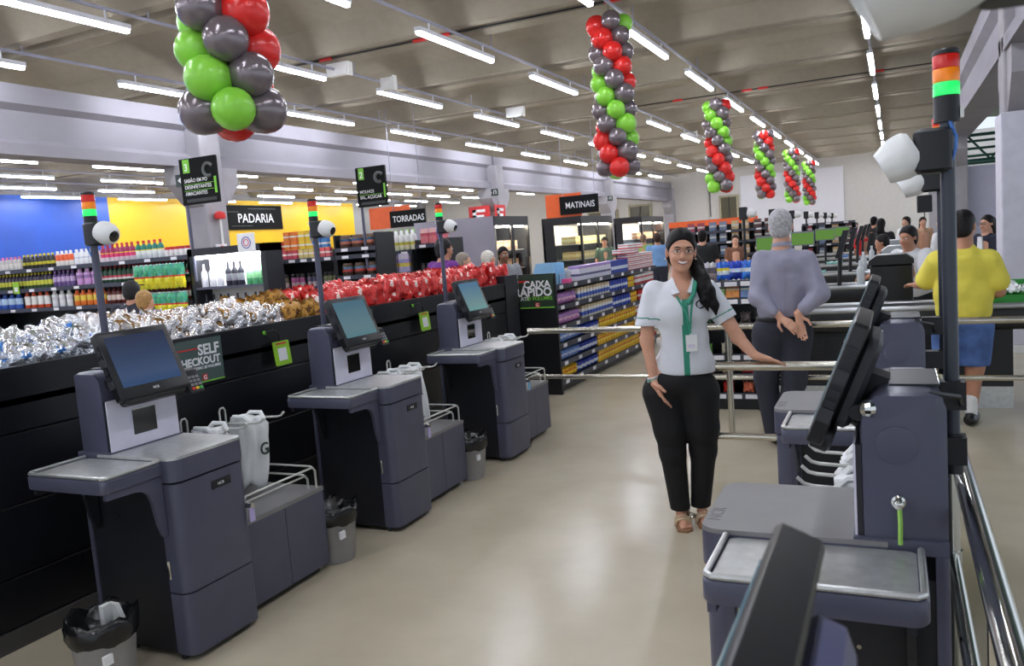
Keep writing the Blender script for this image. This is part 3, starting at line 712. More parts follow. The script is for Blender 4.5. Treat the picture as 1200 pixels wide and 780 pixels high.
# ------------------------------------------------------------------ snack bags heaped on the gondola
def foil_mat(name, cols, metal, rough):
    m = bpy.data.materials.new(name); m.use_nodes = True; nt = m.node_tree; b = nt.nodes['Principled BSDF']
    b.inputs['Metallic'].default_value = metal; b.inputs['Roughness'].default_value = rough
    tc = nt.nodes.new('ShaderNodeTexCoord'); n = nt.nodes.new('ShaderNodeTexNoise'); n.inputs['Scale'].default_value = 13; n.inputs['Detail'].default_value = 3
    nt.links.new(tc.outputs['Object'], n.inputs['Vector'])
    r = nt.nodes.new('ShaderNodeValToRGB'); e = r.color_ramp.elements
    e[0].position = 0.0; e[0].color = srgb(cols[0]); e[1].position = cols[1][0]; e[1].color = srgb(cols[1][1])
    for p, c in cols[2:]: x = e.new(p); x.color = srgb(c)
    r.color_ramp.interpolation = 'CONSTANT'
    nt.links.new(n.outputs['Fac'], r.inputs['Fac']); nt.links.new(r.outputs['Color'], b.inputs['Base Color'])
    n2 = nt.nodes.new('ShaderNodeTexNoise'); n2.inputs['Scale'].default_value = 30; n2.inputs['Detail'].default_value = 2
    nt.links.new(tc.outputs['Object'], n2.inputs['Vector'])
    bp = nt.nodes.new('ShaderNodeBump'); bp.inputs['Strength'].default_value = 0.9; bp.inputs['Distance'].default_value = 0.02
    nt.links.new(n2.outputs['Fac'], bp.inputs['Height']); nt.links.new(bp.outputs['Normal'], b.inputs['Normal'])
    return m
M_silver = foil_mat('silver_foil', ((84, 140, 206), (0.40, (236, 238, 244)), (0.58, (130, 124, 118)), (0.61, (236, 236, 242)), (0.68, (176, 146, 92))), 0.8, 0.2)
M_silver2 = foil_mat('silver_foil_brown', ((116, 46, 34), (0.37, (238, 236, 238)), (0.57, (160, 122, 66)), (0.64, (238, 238, 242))), 0.75, 0.26)
M_goldfoil = foil_mat('gold_foil', ((90, 50, 20), (0.40, (176, 128, 50)), (0.60, (120, 78, 26)), (0.70, (220, 190, 120))), 0.5, 0.3)
M_redfoil = foil_mat('red_foil', ((60, 12, 14), (0.36, (204, 34, 30)), (0.58, (226, 60, 46)), (0.62, (250, 232, 222)), (0.68, (190, 26, 26))), 0.15, 0.3)
def pillow(seed, w, h, t):
    rnd = random.Random(seed); nu, nv = 13, 11; F = []; Bk = []
    pu, pv, pw = rnd.uniform(0, 6), rnd.uniform(0, 6), rnd.uniform(0, 6)
    for j in range(nv):
        for i in range(nu):
            a = i/(nu-1)*2-1; b = j/(nv-1)*2-1
            e = max(0, (1-abs(a)**2.6)*(1-abs(b)**3.2))**0.55
            cr = 0.22*math.sin(6*a+pu+2*b)+0.2*math.sin(7*b+pv-3*a)+0.12*math.sin(11*a+pw)
            x = a*w/2*(1-0.08*(1-b*b)); z = b*h/2+h/2+0.008*math.sin(9*a+pw)
            F.append((x, -t/2*e*(1+cr), z)); Bk.append((x, t/2*e*(1-cr), z))
    N = nu*nv; fs = []
    for j in range(nv-1):
        for i in range(nu-1):
            q = (j*nu+i, j*nu+i+1, (j+1)*nu+i+1, (j+1)*nu+i)
            fs.append(q); fs.append(tuple(N+k for k in reversed(q)))
    me_v = F+Bk
    for j in range(nv-1):
        fs.append((j*nu, (j+1)*nu, N+(j+1)*nu, N+j*nu)); fs.append((j*nu+nu-1, N+j*nu+nu-1, N+(j+1)*nu+nu-1, (j+1)*nu+nu-1))
    for i in range(nu-1):
        fs.append((i, N+i, N+i+1, i+1)); T = (nv-1)*nu; fs.append((T+i, T+i+1, N+T+i+1, N+T+i))
    return me_v, fs
def bag_proto(nm, seed, w, h, t, m):
    v, f = pillow(seed, w, h, t)
    o = finish(nm, v, f, m, None, True); me = o.data; bpy.data.objects.remove(o); return me
PB = {k: [bag_proto('snack_bag', s+10*i, 0.22, 0.27, 0.11, m) for s in range(4)] for i, (k, m) in enumerate((('silver', M_silver), ('brown', M_silver2), ('gold', M_goldfoil), ('red', M_redfoil)))}
def put_bag(kind, x, y, z, rz, rx, ry, lab, grp, sc=1.0):
    o = link('snack_bag', random.choice(PB[kind])); o.location = (x, y, z); o.rotation_euler = (rx, ry, rz); o.scale = (sc, sc, sc)
    tag(o, lab, 'snack bag', grp)
rnd = random.Random(3); RW = ('front', 'second', 'third', 'rear')
for row, (x, z) in enumerate(((-3.80, 1.135), (-3.97, 1.15), (-4.15, 1.165), (-4.34, 1.15))):
    y = 0.9+0.05*row
    while y < 5.0:
        k = 'silver' if y < 3.2 else ('brown' if y < 4.35 else 'gold')
        lab = {'silver': 'silver foil snack bag with blue print, %s row of the heap on the gondola' % RW[row], 'brown': 'silver snack bag with brown print beside the gold bags, %s row' % RW[row], 'gold': 'golden brown snack bag between silver and red bags, %s row' % RW[row]}[k]
        put_bag(k, x+rnd.uniform(-.02, .02), y, z+rnd.uniform(-.015, .02), PI/2+rnd.uniform(-.45, .45), rnd.uniform(-.35, .15), rnd.uniform(-.3, .3), lab, k+' snack bags, %s row on the gondola' % RW[row], rnd.uniform(0.92, 1.05))
        y += rnd.uniform(0.15, 0.20)
    y = 4.85+0.05*row
    while y < 7.95:
        put_bag('red', x+rnd.uniform(-.015, .015), y, z+0.01+rnd.uniform(-.01, .02)+0.012*(y-4.85), PI/2+rnd.uniform(-.3, .3), rnd.uniform(-.2, .1), rnd.uniform(-.15, .15), 'red snack bag standing in the %s row on the black gondola' % RW[row], 'red snack bags, %s row on the gondola' % RW[row], rnd.uniform(0.95, 1.08))
        y += rnd.uniform(0.125, 0.16)

# ------------------------------------------------------------------ railings
def rail(name_label, pts_rails, posts, base=True, m=M_satin):
    r = empty('barrier_rail', (pts_rails[0][0][0], pts_rails[0][0][1], 0)); tag(r, name_label, 'railing')
    o = Vector((pts_rails[0][0][0], pts_rails[0][0][1], 0))
    for a, b, rad in pts_rails: MB().cyl(Vector(a)-o, Vector(b)-o, rad, 16).build('rail_tube', m, r, True)
    for x, y, h in posts:
        MB().cyl((x-o.x, y-o.y, 0), (x-o.x, y-o.y, h), 0.025, 16).build('post', m, r, True)
        MB().lathe([(0.055, 0), (0.055, 0.006), (0.03, 0.016)], (x-o.x, y-o.y, 0), (0, 0, 1), 18).build('base_flange', m, r, True)
        MB().lathe([(0.03, -0.025), (0.03, 0.025)], (x-o.x, y-o.y, 0.5), (0, 0, 1), 14).build('collar', m, r, True)
rail('satin steel barrier the woman rests her hand on', [((-1.17, 4.54, 0.9), (0.12, 4.54, 0.9), 0.025), ((-1.14, 4.56, 0.5), (0.12, 4.54, 0.5), 0.02)], [(-1.145, 4.60, 0.9), (0.06, 4.54, 0.9)])
rail('long steel barrier crossing the hall behind the woman', [((-2.98, 6.61, 0.885), (2.6, 6.50, 0.885), 0.025), ((-2.98, 6.61, 0.475), (2.6, 6.50, 0.475), 0.02)], [(-1.22, 6.57, 0.885), (1.5, 6.52, 0.885)])
rail('chrome barrier running away at the far right behind the kiosks', [((0.155, -0.6, 0.95), (0.155, 4.54, 0.95), 0.026), ((0.155, -0.6, 0.5), (0.155, 4.54, 0.5), 0.022)], [(0.155, 1.55, 0.95), (0.155, 3.0, 0.95), (0.155, 4.5, 0.95), (0.155, 0.1, 0.95)], m=M_chrome)

# ------------------------------------------------------------------ product shapes (shared meshes)
PM = {}
def product(kind, m, w, h, d):
    key = (kind, m.name, round(w, 3), round(h, 3), round(d, 3))
    if key in PM: return PM[key]
    mb = MB(); sm = False
    if kind == 'box': mb.cham([(-w/2, -d/2), (w/2, -d/2), (w/2, d/2), (-w/2, d/2)], 'z', 0, h, min(w, h, d)*0.03)
    elif kind == 'bottle':
        r = w/2; mb.lathe([(r*.92, 0), (r, .02*h), (r, .62*h), (r*.8, .72*h), (r*.42, .80*h), (r*.40, .86*h), (r*.46, .865*h), (r*.46, .985*h), (r*.40, h)], n=12); sm = True
    elif kind == 'squeeze':
        r = w/2; mb.lathe([(r*.92, 0), (r, .03*h), (r*.95, .4*h), (r, .7*h), (r*.7, .80*h), (r*.55, .81*h), (r*.55, .97*h), (r*.3, h)], n=12); mb.xf(lambda v: (v[0], v[1]*d/w, v[2])); sm = True
    elif kind == 'jar':
        r = w/2; mb.lathe([(r*.95, 0), (r, .04*h), (r, .76*h), (r*.8, .82*h), (r*.86, .83*h), (r*.86, .98*h), (r*.8, h)], n=14); sm = True
    elif kind == 'wine':
        r = w/2; mb.lathe([(r*.95, 0), (r, .02*h), (r, .6*h), (r*.75, .68*h), (r*.36, .76*h), (r*.34, .97*h), (r*.34, h)], n=12); sm = True
    elif kind == 'pouch':
        v, f = pillow(5, w, h, d); mb.add(v, f); sm = True
    o = mb.build(kind, m, None, sm, auto=50); me = o.data; bpy.data.objects.remove(o); PM[key] = me
    return me
def put(name, me, loc, rz, label, cat, group):
    o = link(name, me); o.location = loc; o.rotation_euler = (0, 0, rz); tag(o, label, cat, group); return o
def row_x(name, kind, m, w, h, d, x0, x1, y, z, label, cat, gap=0.006, deep=1, rz=0.0, stack=1):
    """a row along x, standing on z, front face at y"""
    me = product(kind, m, w, h, d); n = max(1, int((x1-x0+gap)/(w+gap))); st = (x1-x0)/n
    for i in range(n):
        for k in range(deep):
            for q in range(stack): put(name, me, (x0+st*(i+.5), y+d/2+k*(d+.01), z+q*(h+.002)), rz+random.uniform(-.03, .03), label, cat, label)
def row_y(name, kind, m, w, h, d, y0, y1, x, z, label, cat, gap=0.006, stack=1, rz=PI/2):
    me = product(kind, m, w, h, d); n = max(1, int((y1-y0+gap)/(w+gap))); st = (y1-y0)/n
    for i in range(n):
        for q in range(stack): put(name, me, (x-d/2, y0+st*(i+.5), z+q*(h+.002)), rz+random.uniform(-.04, .04), label, cat, label)
M_rail = mat('shelf_price_rail', (58, 60, 72), 0.4)
M_ptag = mat('price_ticket', (230, 228, 232), 0.5)
def gondola_x(x0, x1, y, d, h, levels, label, cat='shelf', name='gondola_shelf', tags=6, sidew=0.03, zb=0.0):
    """shelf unit facing -y from x0 to x1; levels = board heights"""
    r = empty(name, ((x0+x1)/2, y+d/2, 0)); tag(r, label, cat)
    w = (x1-x0)/2
    MB().box(-w, w, d/2-0.02, d/2, 0, h).build('back_panel', M_blackpaint, r)
    for s in (-1, 1): MB().box(s*w-sidew/2, s*w+sidew/2, -d/2, d/2, 0, h).build('upright', M_blackpaint, r)
    for z in levels:
        b = MB().box(-w, w, -d/2, d/2, z-0.025, z).build('shelf_board', M_blackpaint, r)
        MB().box(-w, w, -d/2-0.012, -d/2, z-0.055, z+0.004).build('price_rail', M_rail, b)
        for i in range(tags):
            t = -w+(i+.5)*2*w/tags; MB().box(t-0.055, t+0.055, -d/2-0.016, -d/2-0.012, z-0.048, z-0.008).build('price_ticket', M_ptag, b)
    MB().box(-w, w, -d/2+0.05, d/2, 0, 0.12).build('plinth', M_blackpaint, r)
    return r

# ---- detergent shelf at the far left (faces the camera)
SY = 8.0
gondola_x(-12.9, -8.45, SY, 0.5, 1.90, (0.55, 0.95, 1.27, 1.565, 1.86), 'black shelf of cleaning bottles below the blue wall', tags=9)
row_x('bottle', 'squeeze', band('b_pink_white', ((0, (236, 232, 228)), (.5, (214, 210, 208)), (.8, (240, 130, 180)))), .085, .20, .06, -12.88, -11.9, SY+.03, 1.86, 'white squeeze bottle with pink cap on the top shelf under the blue wall', 'bottle')
row_x('bottle', 'squeeze', band('b_black_yellow', ((0, (40, 36, 30)), (.25, (200, 190, 40)), (.45, (40, 36, 30)), (.85, (220, 200, 50)))), .085, .21, .06, -11.88, -11.15, SY+.03, 1.86, 'black bottle with yellow label and cap on the top shelf under the blue wall', 'bottle')
row_x('bottle', 'squeeze', band('b_orange', ((0, (236, 230, 222)), (.35, (232, 96, 40)), (.75, (240, 236, 232)))), .09, .22, .06, -11.13, -10.75, SY+.03, 1.86, 'orange and white bottle on the top shelf under the blue wall', 'bottle')
row_x('bottle', 'squeeze', band('b_white', ((0, (240, 240, 244)), (.4, (206, 210, 226)), (.5, (240, 240, 244)))), .10, .22, .07, -10.73, -10.2, SY+.03, 1.86, 'plain white bottle on the top shelf under the blue wall', 'bottle')
row_x('bottle', 'bottle', band('b_magenta', ((0, (236, 220, 226)), (.25, (226, 60, 120)), (.45, (240, 210, 60)), (.50, (160, 24, 84)), (.82, (190, 20, 30)))), .085, .25, .085, -10.18, -9.5, SY+.03, 1.86, 'magenta bottle with red cap on the top shelf below the yellow wall', 'bottle')
row_x('bottle', 'bottle', band('b_teal', ((0, (226, 230, 232)), (.25, (236, 240, 238)), (.45, (230, 210, 60)), (.50, (30, 124, 104)), (.82, (196, 24, 34)))), .085, .25, .085, -9.48, -8.95, SY+.03, 1.86, 'teal bottle with red cap on the top shelf below the yellow wall', 'bottle')
row_x('can', 'jar', band('b_redcan', ((0, (230, 226, 224)), (.6, (220, 220, 220)), (.7, (186, 24, 28)))), .085, .13, .085, -8.93, -8.47, SY+.03, 1.86, 'white tin with red lid on the top shelf end', 'can')
row_x('bottle', 'bottle', band('b_green_yellow', ((0, (60, 84, 44)), (.2, (206, 206, 70)), (.5, (70, 60, 84)), (.85, (214, 200, 50)))), .075, .235, .075, -12.88, -11.3, SY+.05, 1.565, 'slim bottle with yellow label on the second shelf under the blue wall', 'bottle')
row_x('bottle', 'bottle', band('b_violet', ((0, (120, 96, 150)), (.3, (196, 170, 210)), (.6, (110, 84, 140)), (.85, (170, 120, 190)))), .08, .235, .08, -11.28, -10.8, SY+.05, 1.565, 'violet bottle on the second shelf under the blue wall', 'bottle')
row_x('bottle', 'squeeze', band('b_lilac', ((0, (214, 160, 214)), (.4, (150, 110, 170)), (.6, (218, 170, 222)))), .14, .24, .08, -10.78, -10.3, SY+.05, 1.565, 'lilac bottle on the second shelf beside the sauce bottles', 'bottle')
row_x('bottle', 'bottle', band('b_darkgreen', ((0, (30, 70, 44)), (.18, (230, 226, 220)), (.30, (196, 60, 80)), (.42, (28, 66, 44)), (.82, (140, 20, 24)))), .085, .245, .085, -10.28, -8.5, SY+.05, 1.565, 'dark green bottle with red cap on the second shelf', 'bottle')
row_x('bottle', 'squeeze', band('b_bluewhite', ((0, (60, 100, 190)), (.3, (180, 206, 236)), (.7, (50, 90, 180)))), .16, .23, .09, -12.88, -12.05, SY+.05, 1.27, 'blue jug on the third shelf under the blue wall', 'bottle')
row_x('bottle', 'squeeze', band('b_orw', ((0, (216, 80, 40)), (.2, (238, 236, 232)), (.75, (224, 90, 44)))), .12, .24, .08, -12.0, -11.4, SY+.05, 1.27, 'white jug with orange band on the third shelf under the blue wall', 'bottle')
row_x('bottle', 'squeeze', band('b_plainw', ((0, (238, 238, 240)), (.4, (220, 214, 226)), (.6, (240, 240, 240)))), .12, .24, .08, -11.38, -10.9, SY+.05, 1.27, 'plain white jug on the third shelf under the blue wall', 'bottle')
row_x('bottle', 'squeeze', band('b_amber', ((0, (238, 120, 40)), (.3, (236, 200, 70)), (.65, (234, 110, 50)))), .12, .23, .08, -10.88, -10.2, SY+.05, 1.27, 'orange and yellow jug on the third shelf under the blue wall', 'bottle')
row_x('bottle', 'bottle', band('b_redwine', ((0, (90, 26, 22)), (.2, (220, 200, 190)), (.5, (96, 30, 26)), (.85, (60, 16, 14)))), .09, .25, .09, -10.18, -8.5, SY+.05, 1.27, 'dark red bottle with pale label on the third shelf', 'bottle')
lt_ = empty('shelf_ticket', (-12.0, SY-0.02, 1.50)); tag(lt_, 'lime green offer ticket on the bottle shelf', 'ticket')
MB().box(-0.07, 0.07, -0.004, 0, 0, 0.17).build('card', mat('lime_card', (150, 205, 40), 0.5), lt_); MB().box(-0.04, 0.04, -0.006, -0.004, 0.03, 0.1).build('white_square', M_txt, lt_)
# pasta bags on hooks
pk = band('pasta_bag', ((0, (214, 206, 40)), (.38, (224, 214, 60)), (.46, (206, 40, 40)), (.52, (70, 160, 124)), (.95, (180, 214, 200))), .3, print_amt=.5)
for z, n, hh in ((1.44, 5, .33), (1.08, 5, .31)):
    me = product('pouch', pk, .20, hh, .10)
    for i in range(n): put('pasta_bag', me, (-9.30+.185*i, SY-.07, z), random.uniform(-.2, .2), 'green and yellow pasta bag hanging in the %s row beside the bottle shelf' % ('upper' if z > 1.3 else 'lower'), 'pasta bag', 'pasta bags in the %s row' % ('upper' if z > 1.3 else 'lower'))

# ---- lit cabinet with bottles
cb_ = empty('bottle_cabinet', (-7.8, SY+.16, 0)); tag(cb_, 'dark cabinet with brightly lit white shelves of bottles', 'cabinet')
for s in (-1, 1): MB().box(s*0.62-.04, s*0.62+.04, -.16, .16, 0, 1.93).build('upright', M_slate_side, cb_)
MB().box(-.66, .66, -.16, .16, 1.83, 1.93).build('header', M_slate_side, cb_)
MB().box(-.6, .6, .13, .16, 0, 1.85).build('back_panel', M_white, cb_)
for z in (.55, 1.0, 1.42): MB().box(-.6, .6, -.15, .15, z-.03, z).build('shelf_board', M_slate, cb_)
MB().box(-.58, .58, -.12, -.06, 1.79, 1.83).build('light_strip', emis('cabinet_glow', (245, 248, 255), 40), cb_)
MB().box(-.6, .6, -.16, .16, 0, .12).build('plinth', M_black, cb_)
for nm, m, x0, x1, z, h in (('white', band('w_white', ((0, (236, 236, 240)), (.5, (220, 220, 230)))), -8.36, -7.95, 1.42, .30), ('dark', band('w_dark', ((0, (40, 40, 56)), (.2, (150, 150, 160)), (.5, (34, 34, 46)))), -7.92, -7.6, 1.42, .31), ('green', band('w_green', ((0, (80, 170, 110)), (.3, (150, 210, 160)))), -7.57, -7.24, 1.42, .26), ('navy', band('w_navy', ((0, (30, 34, 56)), (.2, (120, 120, 140)), (.4, (26, 28, 44)))), -8.36, -7.85, 1.0, .32), ('rose', band('w_rose', ((0, (120, 60, 60)), (.2, (226, 190, 190)), (.45, (60, 40, 50)))), -7.82, -7.55, 1.0, .32), ('straw', band('w_straw', ((0, (210, 190, 140)), (.2, (240, 230, 210)), (.5, (70, 60, 50)))), -7.52, -7.24, 1.0, .32)):
    row_x('bottle', 'wine', m, .085, h, .085, x0, x1, SY+.05, z, '%s bottle standing in the lit cabinet' % nm, 'bottle', gap=.03)
nt_ = empty('notice_sheet', (-7.42, SY-.005, 1.83)); tag(nt_, 'white notice with a round pink and blue seal above the lit cabinet', 'notice')
MB().box(-.145, .145, -.004, 0, 0, .24).build('sheet', M_txt, nt_)
for rr, c in ((.07, (90, 90, 170)), (.04, (220, 90, 120))): MB().tube([(rr*math.cos(2*PI*i/20), -.006, .12+rr*math.sin(2*PI*i/20)) for i in range(21)], .006, 5).build('seal_ring', mat('seal_%d' % int(rr*100), c, .5), nt_)
fx_ = empty('extinguisher_sign', (-8.0, 10.6, 1.95)); tag(fx_, 'red and white fire extinguisher sign on the first left column', 'sign')

# ---- mixed shelf right of the cabinet
SY2 = 9.2
gondola_x(-8.25, -7.0, SY2, .45, 1.80, (.5, .86, 1.22, 1.70), 'black shelf with stacked tea boxes, right of the lit cabinet', tags=6)
gondola_x(-6.97, -6.30, SY2, .45, 1.98, (.5, .86, 1.12, 1.42, 1.70, 1.80), 'narrow black shelf with round cake tubs', tags=2)
for i, (c, nm) in enumerate((((206, 60, 50), 'red'), ((230, 120, 40), 'orange'), ((232, 190, 50), 'yellow'), ((70, 130, 200), 'blue'))):
    row_x('carton', 'box', band('tea_'+nm, ((0, c), (.35, (236, 228, 214)), (.55, c)), print_amt=.5), .10, .125, .07, -8.15+.27*i, -7.9+.27*i, SY2+.02, 1.835, '%s tea carton in the upper layer on the mixed shelf' % nm, 'carton', stack=2 if i else 1)
for i, (c, nm) in enumerate((((222, 120, 120), 'pink'), ((200, 70, 90), 'crimson'), ((210, 190, 120), 'cream'), ((216, 90, 100), 'coral'))):
    row_x('carton', 'box', band('tea2_'+nm, ((0, c), (.4, (240, 220, 214)), (.6, c)), print_amt=.5), .075, .125, .07, -8.2+.29*i, -7.93+.29*i, SY2+.01, 1.705, '%s carton in the lower layer on the mixed shelf' % nm, 'carton')
for i, (c, nm) in enumerate((((90, 80, 60), 'brown'), ((150, 60, 120), 'purple'), ((70, 60, 90), 'plum'), ((96, 100, 60), 'olive'))):
    row_x('jar', 'jar', band('jar_'+nm, ((0, c), (.3, (170, 150, 150)), (.55, c), (.8, (30, 28, 30)))), .075, .27, .075, -8.15+.29*i, -7.9+.29*i, SY2+.06, 1.22, '%s jar under the tea cartons' % nm, 'jar')
for i, (c, nm) in enumerate((((150, 180, 60), 'green'), ((200, 170, 40), 'mustard'), ((190, 150, 60), 'ochre'))):
    row_x('bottle', 'squeeze', band('sq_'+nm, ((0, c), (.5, (230, 226, 200)), (.7, c))), .08, .22, .06, -8.1+.36*i, -7.78+.36*i, SY2+.03, .95, '%s squeeze bottle low on the mixed shelf' % nm, 'bottle')
row_x('cake_tub', 'jar', band('tub', ((0, (90, 60, 44)), (.3, (200, 120, 100)), (.5, (60, 90, 120)), (.7, (120, 96, 80)))), .17, .17, .17, -6.95, -6.34, SY2+.02, 1.80, 'round cake tub on the upper shelf behind the middle kiosk camera', 'tub')
row_x('cake_tub', 'jar', band('tub2', ((0, (70, 50, 40)), (.3, (190, 70, 60)), (.5, (90, 120, 150)), (.7, (110, 90, 76)))), .17, .17, .17, -6.95, -6.34, SY2+.02, 1.42, 'round cake tub on the middle shelf of the narrow unit', 'tub')
row_x('jar', 'jar', band('jam', ((0, (190, 50, 60)), (.3, (236, 226, 220)), (.6, (180, 60, 70)), (.8, (220, 216, 210)))), .09, .18, .09, -6.95, -6.34, SY2+.02, 1.12, 'red jam jar low on the narrow unit', 'jar')

# ---- drinks shelf in front of the fridge
SY3 = 10.5
gondola_x(-7.3, -6.55, SY3, .45, 1.72, (.5, .95, 1.37, 1.70), 'black shelf with yellow cartons under white bottles', tags=3)
gondola_x(-6.52, -5.95, SY3+.05, .45, 1.85, (.5, .9, 1.3, 1.78), 'black shelf end with dark jars beside the purple shirt', tags=2)
row_x('bottle', 'squeeze', band('milk', ((0, (230, 226, 190)), (.25, (200, 190, 70)), (.4, (226, 224, 220)), (.8, (240, 240, 238)))), .085, .29, .08, -7.28, -6.5, SY3+.02, 1.72, 'white bottle with yellow label on top of the drinks shelf', 'bottle')
row_x('bottle', 'bottle', band('clear', ((0, (200, 204, 206)), (.4, (226, 226, 230)), (.8, (150, 190, 90)))), .09, .33, .09, -7.28, -6.55, SY3+.14, 1.70, 'clear bottle with green cap behind the white bottles', 'bottle')
row_x('carton', 'box', band('pinkbox', ((0, (210, 110, 116)), (.5, (190, 80, 90)), (.7, (230, 180, 184))), print_amt=.5), .13, .22, .1, -6.42, -5.98, SY3+.06, 1.79, 'pink carton on top of the drinks shelf end', 'carton')
row_x('carton', 'box', band('lilacbox', ((0, (190, 180, 220)), (.3, (226, 200, 90)), (.5, (176, 160, 210)), (.7, (214, 206, 226))), print_amt=.5), .18, .28, .1, -7.26, -6.58, SY3-.02, 1.385, 'lilac and yellow pack on the drinks shelf', 'pack')
row_x('carton', 'box', band('yellowbox', ((0, (232, 206, 50)), (.35, (240, 232, 190)), (.5, (120, 170, 140)), (.66, (236, 210, 60))), print_amt=.5), .17, .2, .1, -7.28, -6.57, SY3-.02, .97, 'yellow carton with fruit picture behind the red bags', 'carton', stack=2)
row_x('jar', 'jar', mat('dark_jar', (36, 34, 38), .3), .09, .2, .09, -6.5, -5.97, SY3+.08, 1.3, 'dark jar on the shelf end beside the purple shirt', 'jar')
row_x('jar', 'jar', mat('grey_jar', (120, 116, 112), .3), .1, .2, .1, -6.5, -5.97, SY3+.08, .9, 'grey jar low on the shelf end beside the purple shirt', 'jar')

# ---- refrigerated cabinets
M_frame = mat('fridge_black', (24, 24, 28), .35)
M_stainless = mat('fridge_panel', (150, 145, 156), .3, .35, var=.08, scale=1.5)
def glass():
    m = bpy.data.materials.new('door_glass'); m.use_nodes = True; nt = m.node_tree; nt.nodes.clear()
    o = nt.nodes.new('ShaderNodeOutputMaterial'); mx = nt.nodes.new('ShaderNodeMixShader'); t = nt.nodes.new('ShaderNodeBsdfTransparent'); gl = nt.nodes.new('ShaderNodeBsdfGlossy')
    gl.inputs['Roughness'].default_value = .03; t.inputs['Color'].default_value = (.93, .95, .96, 1); mx.inputs[0].default_value = .1
    nt.links.new(t.outputs[0], mx.inputs[1]); nt.links.new(gl.outputs[0], mx.inputs[2]); nt.links.new(mx.outputs[0], o.inputs[0]); return m
M_glass = glass()
def fridge(xa, xb, y0, y1, h, label, solid, cols, who):
    r = empty('display_fridge', ((xa+xb)/2, (y0+y1)/2, 0)); tag(r, label, 'fridge')
    w, d = (xb-xa)/2, (y1-y0)/2
    MB().box(-w, w, -d, d, h-.2, h).build('header', M_frame, r)
    MB().box(-w, w, -d, d, 0, .35).build('base', M_frame, r)
    MB().box(-w, -w+.06, -d, d, .35, h-.2).build('back_panel', M_white, r)
    MB().box(-w, w, d-.05, d, .35, h-.2).build('end_panel', M_frame, r)
    if solid: MB().box(-w, w, -d-.004, -d+.04, 0.0, h).build('side_panel', M_stainless, r)
    else:
        MB().box(-w, -w+.5*(xb-xa)*.6, -d, -d+.04, .35, h-.2).build('side_panel', M_frame, r)
        MB().box(w-.05, w, -d, -d+.04, .35, h-.2).build('side_frame', M_frame, r)
        MB().box(-w+.3*(xb-xa), w-.05, -d+.01, -d+.02, .35, h-.2).build('side_pane', M_glass, r)
    n = 2
    for i in range(n):
        a = -d+(2*d)*i/n; b = -d+(2*d)*(i+1)/n
        fr = empty('glass_door'); fr.parent = r
        for q in (a+.01, b-.06): MB().box(w-.03, w+.015, q, q+.05, .35, h-.2).build('door_stile', M_satin if q == a+.01 and i == 0 else M_frame, fr)
        MB().box(w-.02, w-.01, a+.06, b-.06, .35, h-.2).build('door_pane', M_glass, fr)
        MB().box(w+.015, w+.04, b-.12, b-.09, 1.0, 1.4).build('door_handle', M_satin, fr)
    MB().box(w-.12, w-.08, -d+.1, d-.1, h-.23, h-.2).build('light_strip', emis('fridge_glow', (255, 240, 214), 140), r)
    for z in (.38, .78, 1.18, 1.58):
        MB().box(-w+.06, w-.12, -d+.06, d-.05, z-.02, z).build('shelf_board', M_wire, r)
    for zi, z in enumerate((.78, 1.18, 1.58)):
        c = cols[zi % len(cols)]; m = band('frz_%s_%d' % (who[:6], zi), ((0, c), (.35, tuple(min(255, v+40) for v in c)), (.7, c)), print_amt=.6)
        me = product('box', m, .22, .2, .18); k = 0; yy = y0+.2
        while yy < y1-.15:
            put('bread_pack', me, (xb-.3, yy, z), PI/2, 'packet on the %s shelf of %s' % (('lower', 'middle', 'upper')[zi], who), 'packet', 'packets, %s shelf of %s' % (('lower', 'middle', 'upper')[zi], who)); yy += .25
        if not solid:
            xx = xa+.75*(xb-xa)*.6+.1
            while xx < xb-.45:
                put('bread_pack', me, (xx, y0+.2, z), 0, 'packet on the %s shelf of %s' % (('lower', 'middle', 'upper')[zi], who), 'packet', 'packets, %s shelf of %s' % (('lower', 'middle', 'upper')[zi], who)); xx += .25
fridge(-9.24, -7.36, 15.0, 16.75, 2.29, 'glass door fridge with a shiny grey side panel behind the waiting customers', True, ((190, 130, 90), (200, 150, 110), (206, 170, 140)), 'the fridge with the grey side')
fridge(-8.4, -7.3, 20.0, 22.6, 2.30, 'black fridge with yellow lit packets left of the third column', False, ((226, 196, 110), (222, 190, 120), (230, 206, 140)), 'the yellow lit fridge')
fridge(-8.35, -7.4, 26.0, 28.8, 2.30, 'black fridge with orange lit packets right of the third column', False, ((226, 130, 90), (220, 140, 90), (230, 170, 130)), 'the orange lit fridge')

